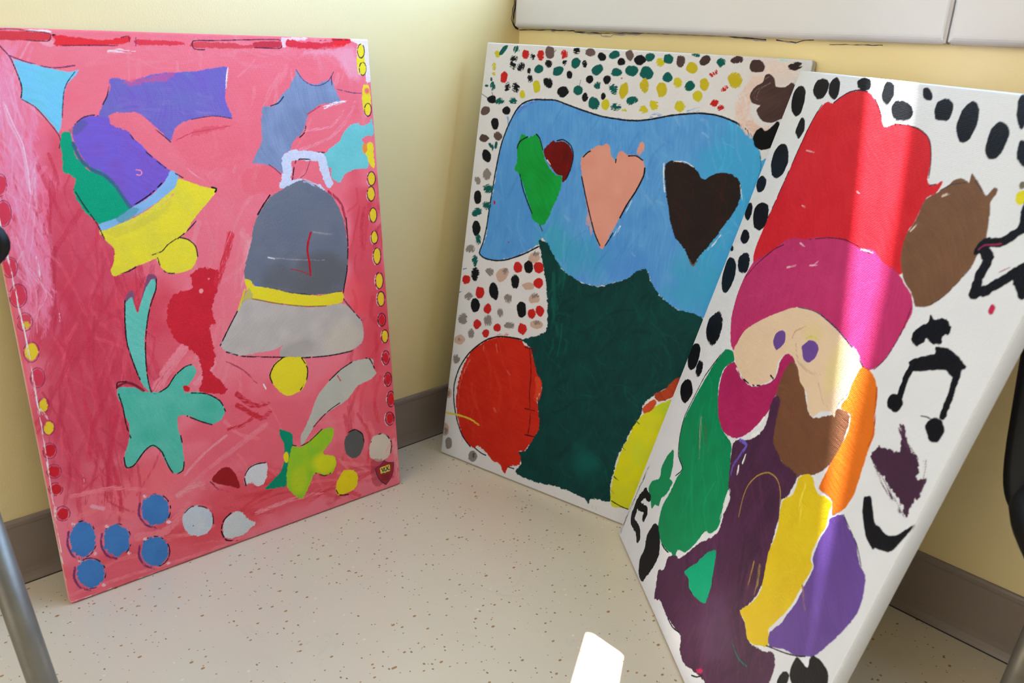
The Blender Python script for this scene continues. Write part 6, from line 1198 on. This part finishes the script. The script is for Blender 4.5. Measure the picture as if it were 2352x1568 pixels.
EM = {'outer': [(508.91, 55.18), (511.71, 52.1), (514.91, 49.52), (518.89, 47.82), (524.25, 45.94), (529.03, 45.07), (527.45, 34.44), (525.77, 26.69), (523.61, 21.64), (520.44, 16.93), (515.93, 12.67), (511.48, 9.04), (508.94, 7.46), (506.06, 9.9), (501.03, 15.09), (496.17, 21.79), (493.36, 28.4), (491.27, 35.38), (490.45, 41.3), (489.91, 44.29), (493.55, 45.94), (498.41, 47.52), (502.63, 49.32), (505.53, 51.54), (507.45, 54.07)], 'inner': [(508.9, 53.4), (511.47, 50.57), (514.39, 48.21), (518.03, 46.65), (522.93, 44.93), (527.3, 44.13), (525.86, 34.41), (524.32, 27.32), (522.34, 22.71), (519.45, 18.4), (515.32, 14.5), (511.26, 11.18), (508.93, 9.74), (506.29, 11.97), (501.69, 16.71), (497.24, 22.83), (494.67, 28.88), (492.75, 35.27), (492.0, 40.69), (491.5, 43.43), (494.84, 44.94), (499.29, 46.39), (503.15, 48.03), (505.81, 50.06), (507.57, 52.38)], 'panel': [(499.01, 42.81), (502.81, 43.6), (506.91, 43.86), (509.6, 43.32), (512.04, 43.93), (515.82, 43.99), (519.54, 43.31), (519.55, 37.61), (519.03, 31.42), (516.76, 30.76), (513.38, 31.47), (510.62, 31.29), (508.5, 30.52), (505.9, 32.0), (503.17, 32.01), (500.06, 31.38), (499.4, 37.14)], 'marks': [(1.4, [(501.2, 40.66), (503.22, 40.45), (503.79, 37.61), (504.74, 34.46), (505.83, 37.59), (507.01, 40.99), (507.92, 41.33)]), (1.2, [(507.87, 40.72), (508.13, 38.11), (507.72, 35.71), (509.14, 33.99), (510.96, 35.3)]), (1.5, [(511.49, 41.45), (513.0, 39.07), (514.51, 36.69), (516.36, 34.19), (517.81, 34.99)]), (1.5, [(516.32, 41.81), (514.72, 39.15), (512.84, 37.22), (510.86, 34.06)]), (0.6, [(499.71, 31.36), (503.8, 31.42), (508.48, 30.27), (511.94, 30.67), (518.84, 30.85)])], 'lines': [(1.0, [(500.11, 28.08), (517.68, 25.18)]), (1.0, [(500.53, 25.09), (516.77, 22.61)]), (1.0, [(500.95, 22.1), (515.86, 20.04)]), (1.0, [(501.37, 19.11), (514.95, 17.46)])]}
m_eb = mat('emblem_navy_border', (0.035, 0.02, 0.12), 0.4)[0]; m_er = mat('emblem_dark_red', (0.36, 0.006, 0.014), 0.4)[0]
m_ey = mat('emblem_yellow', (0.72, 0.60, 0.07), 0.4)[0]; m_ed = mat('emblem_dark_print', (0.09, 0.002, 0.006), 0.5)[0]
emb = flat('shield_emblem', EM['outer'], 0.0003, m_eb, root1)
flat('shield_field', EM['inner'], 0.00058, m_er, emb); flat('shield_panel', EM['panel'], 0.00086, m_ey, emb)
bm = bmesh.new()
for w, pts in EM['marks']: stroke_bm(bm, pts, w, 0.00112)
obj('shield_lettering', bm, m_eb, emb)
bm = bmesh.new()
for w, pts in EM['lines']: stroke_bm(bm, pts, w, 0.00086)
obj('shield_small_print', bm, m_ed, emb)

# ------------------------------------------------------------------ chairs at the frame edges
m_tube, t, b = mat('grey_painted_steel_tube', (0.24, 0.235, 0.22), 0.46, 0.6)
co = coords(t); t.links.new(mixc(t, noise(t, co, 30, 5, 0.7), (0.15, 0.14, 0.125), (0.27, 0.255, 0.23)), b.inputs['Base Color'])
m_plast, t, b = mat('black_moulded_plastic', (0.006, 0.006, 0.006), 0.5, 0.0, 0.22)
co = coords(t); bump(t, b, noise(t, co, 900, 2), 0.2, 0.0003)
m_cap, _, _ = mat('black_rubber_foot', (0.02, 0.02, 0.02), 0.7)

def oval(bm, a, bz, e, thk, curve=0.0, n=64, zc=0.0):
    """upright panel in the local xz plane, superellipse outline, rounded edge, bowed back by curve"""
    rings = []
    for k, (s, y) in enumerate([(0.0, 0), (0.5, 0), (0.85, 0), (1 - 0.35 * thk / bz, 0.02), (1 - 0.1 * thk / bz, 0.16), (1, 0.5), (1 - 0.1 * thk / bz, 0.84), (1 - 0.35 * thk / bz, 0.98), (0.85, 1), (0.5, 1), (0.0, 1)]):
        if s == 0: rings.append([bm.verts.new((0, curve * 0 + (y - 0.5) * thk, zc))]); continue
        ring = []
        for i in range(n):
            an = 2 * PI * i / n; c, q = math.cos(an), math.sin(an)
            x = a * s * math.copysign(abs(c) ** (2 / e), c); z = bz * s * math.copysign(abs(q) ** (2 / e), q)
            ring.append(bm.verts.new((x, (y - 0.5) * thk - curve * (x / a) ** 2, zc + z)))
        rings.append(ring)
    for r1, r2 in zip(rings, rings[1:]):
        if len(r1) == 1:
            for i in range(n): bm.faces.new((r1[0], r2[i], r2[(i + 1) % n]))
        elif len(r2) == 1:
            for i in range(n): bm.faces.new((r1[i], r2[0], r1[(i + 1) % n]))
        else:
            for i in range(n): bm.faces.new((r1[i], r2[i], r2[(i + 1) % n], r1[(i + 1) % n]))

def seat_slab(bm, hx, hy, z, thk, e=5.0, n=72, dip=0.012):
    rings = []
    for s, q in [(0.0, 1), (0.35, 1), (0.7, 1), (0.93, 1), (0.985, 0.85), (1, 0.5), (0.985, 0.15), (0.93, 0), (0.5, 0), (0.0, 0)]:
        def zz(s): return z - thk * (1 - q) - (dip * (1 - s * s) if s < 0.99 else 0)
        if s == 0: rings.append([bm.verts.new((0, 0, zz(0)))]); continue
        rings.append([bm.verts.new((hx * s * math.copysign(abs(math.cos(2 * PI * i / n)) ** (2 / e), math.cos(2 * PI * i / n)),
                                    hy * s * math.copysign(abs(math.sin(2 * PI * i / n)) ** (2 / e), math.sin(2 * PI * i / n)), zz(s))) for i in range(n)])
    for r1, r2 in zip(rings, rings[1:]):
        if len(r1) == 1:
            for i in range(n): bm.faces.new((r1[0], r2[i], r2[(i + 1) % n]))
        elif len(r2) == 1:
            for i in range(n): bm.faces.new((r1[i], r2[0], r1[(i + 1) % n]))
        else:
            for i in range(n): bm.faces.new((r1[i], r2[i], r2[(i + 1) % n], r1[(i + 1) % n]))

def chair(label, loc, rz, feet, tops, seat_z, hx, hy, back):
    """local -y is the front; feet and tops are the world-plan offsets of the legs in local x, y"""
    t = thing('classroom_chair', label, 'chair', loc); t.rotation_euler = (0, 0, rz)
    for (fx, fy), (tx, ty) in zip(feet, tops):
        bm = bmesh.new(); tube(bm, [(fx, fy, 0.012), (tx, ty, seat_z - 0.035)], 0.0125, 24)
        lg = obj('leg', bm, m_tube, t, True)
        d = (Vector((tx, ty, seat_z - 0.035)) - Vector((fx, fy, 0.0))).normalized()
        bm = bmesh.new(); tube(bm, [Vector((fx, fy, 0.0)), Vector((fx, fy, 0.0)) + Vector((0, 0, 0.012)), Vector((fx, fy, 0)) + d * 0.035], [0.0150, 0.0155, 0.0145], 20); obj('foot_cap', bm, m_cap, lg, True)
    bm = bmesh.new()
    ring = [Vector((x, y, seat_z - 0.035)) for x, y in (tops[0], tops[1], tops[3], tops[2])]
    for i in range(4): tube(bm, [ring[i], ring[(i + 1) % 4]], 0.0100, 16)
    obj('seat_frame', bm, m_tube, t, True)
    bm = bmesh.new(); seat_slab(bm, hx, hy, seat_z, 0.026); obj('seat', bm, m_plast, t, True)
    back(t)
    return t

# left chair: only the oval backrest's end and one leg reach the photograph
def back_l(t):
    for sx in (-1, 1):
        bm = bmesh.new(); tube(bm, smooth_path([(sx * 0.11, 0.15, LZ - 0.035), (sx * 0.11, 0.205, LZ - 0.01), (sx * 0.11, 0.222, LZ + 0.05), (sx * 0.11, 0.219, 0.585)]), 0.0105, 16); obj('back_post', bm, m_tube, t, True)
    bm = bmesh.new(); oval(bm, 0.185, 0.056, 2.0, 0.022, -0.0); o = obj('backrest', bm, m_plast, t, True); o.location = (0, 0.20, 0.568)
LZ = 0.43
chair("chair at the photo's left edge, grey tubular leg and black oval backrest", (0.36, -1.22, 0), R(45),
      [(-0.21, -0.19), (0.21, -0.19), (-0.21, 0.185), (0.2411, 0.0823)], [(-0.15, -0.15), (0.15, -0.15), (-0.15, 0.15), (0.1277, 0.1613)], LZ, 0.19, 0.185, back_l)

def back_r(t):
    bm = bmesh.new(); oval(bm, 0.180, 0.20, 9.0, 0.014, -0.02); o = obj('backrest', bm, m_plast, t, True); o.location = (0, 0.172 + 0.045, RZ - 0.055 + 0.19); o.rotation_euler = (R(-18), 0, 0)
    for sx in (-1, 1):
        bm = bmesh.new(); tube(bm, smooth_path([(sx * 0.12, 0.13, RZ - 0.035), (sx * 0.12, 0.190, RZ - 0.012), (sx * 0.12, 0.214, RZ + 0.05), (sx * 0.12, 0.281, RZ + 0.25)]), 0.0095, 16); obj('back_post', bm, m_tube, t, True)
RZ = 0.40
chair("black plastic chair at the photo's right edge beside the gnome canvas", (1.248, -0.36, 0), R(30),
      [(-0.2, -0.21), (0.2, -0.21), (-0.108, 0.2229), (0.2, 0.2)], [(-0.14, -0.15), (0.14, -0.15), (-0.1206, 0.1412), (0.14, 0.13)], RZ, 0.195, 0.18, back_r)
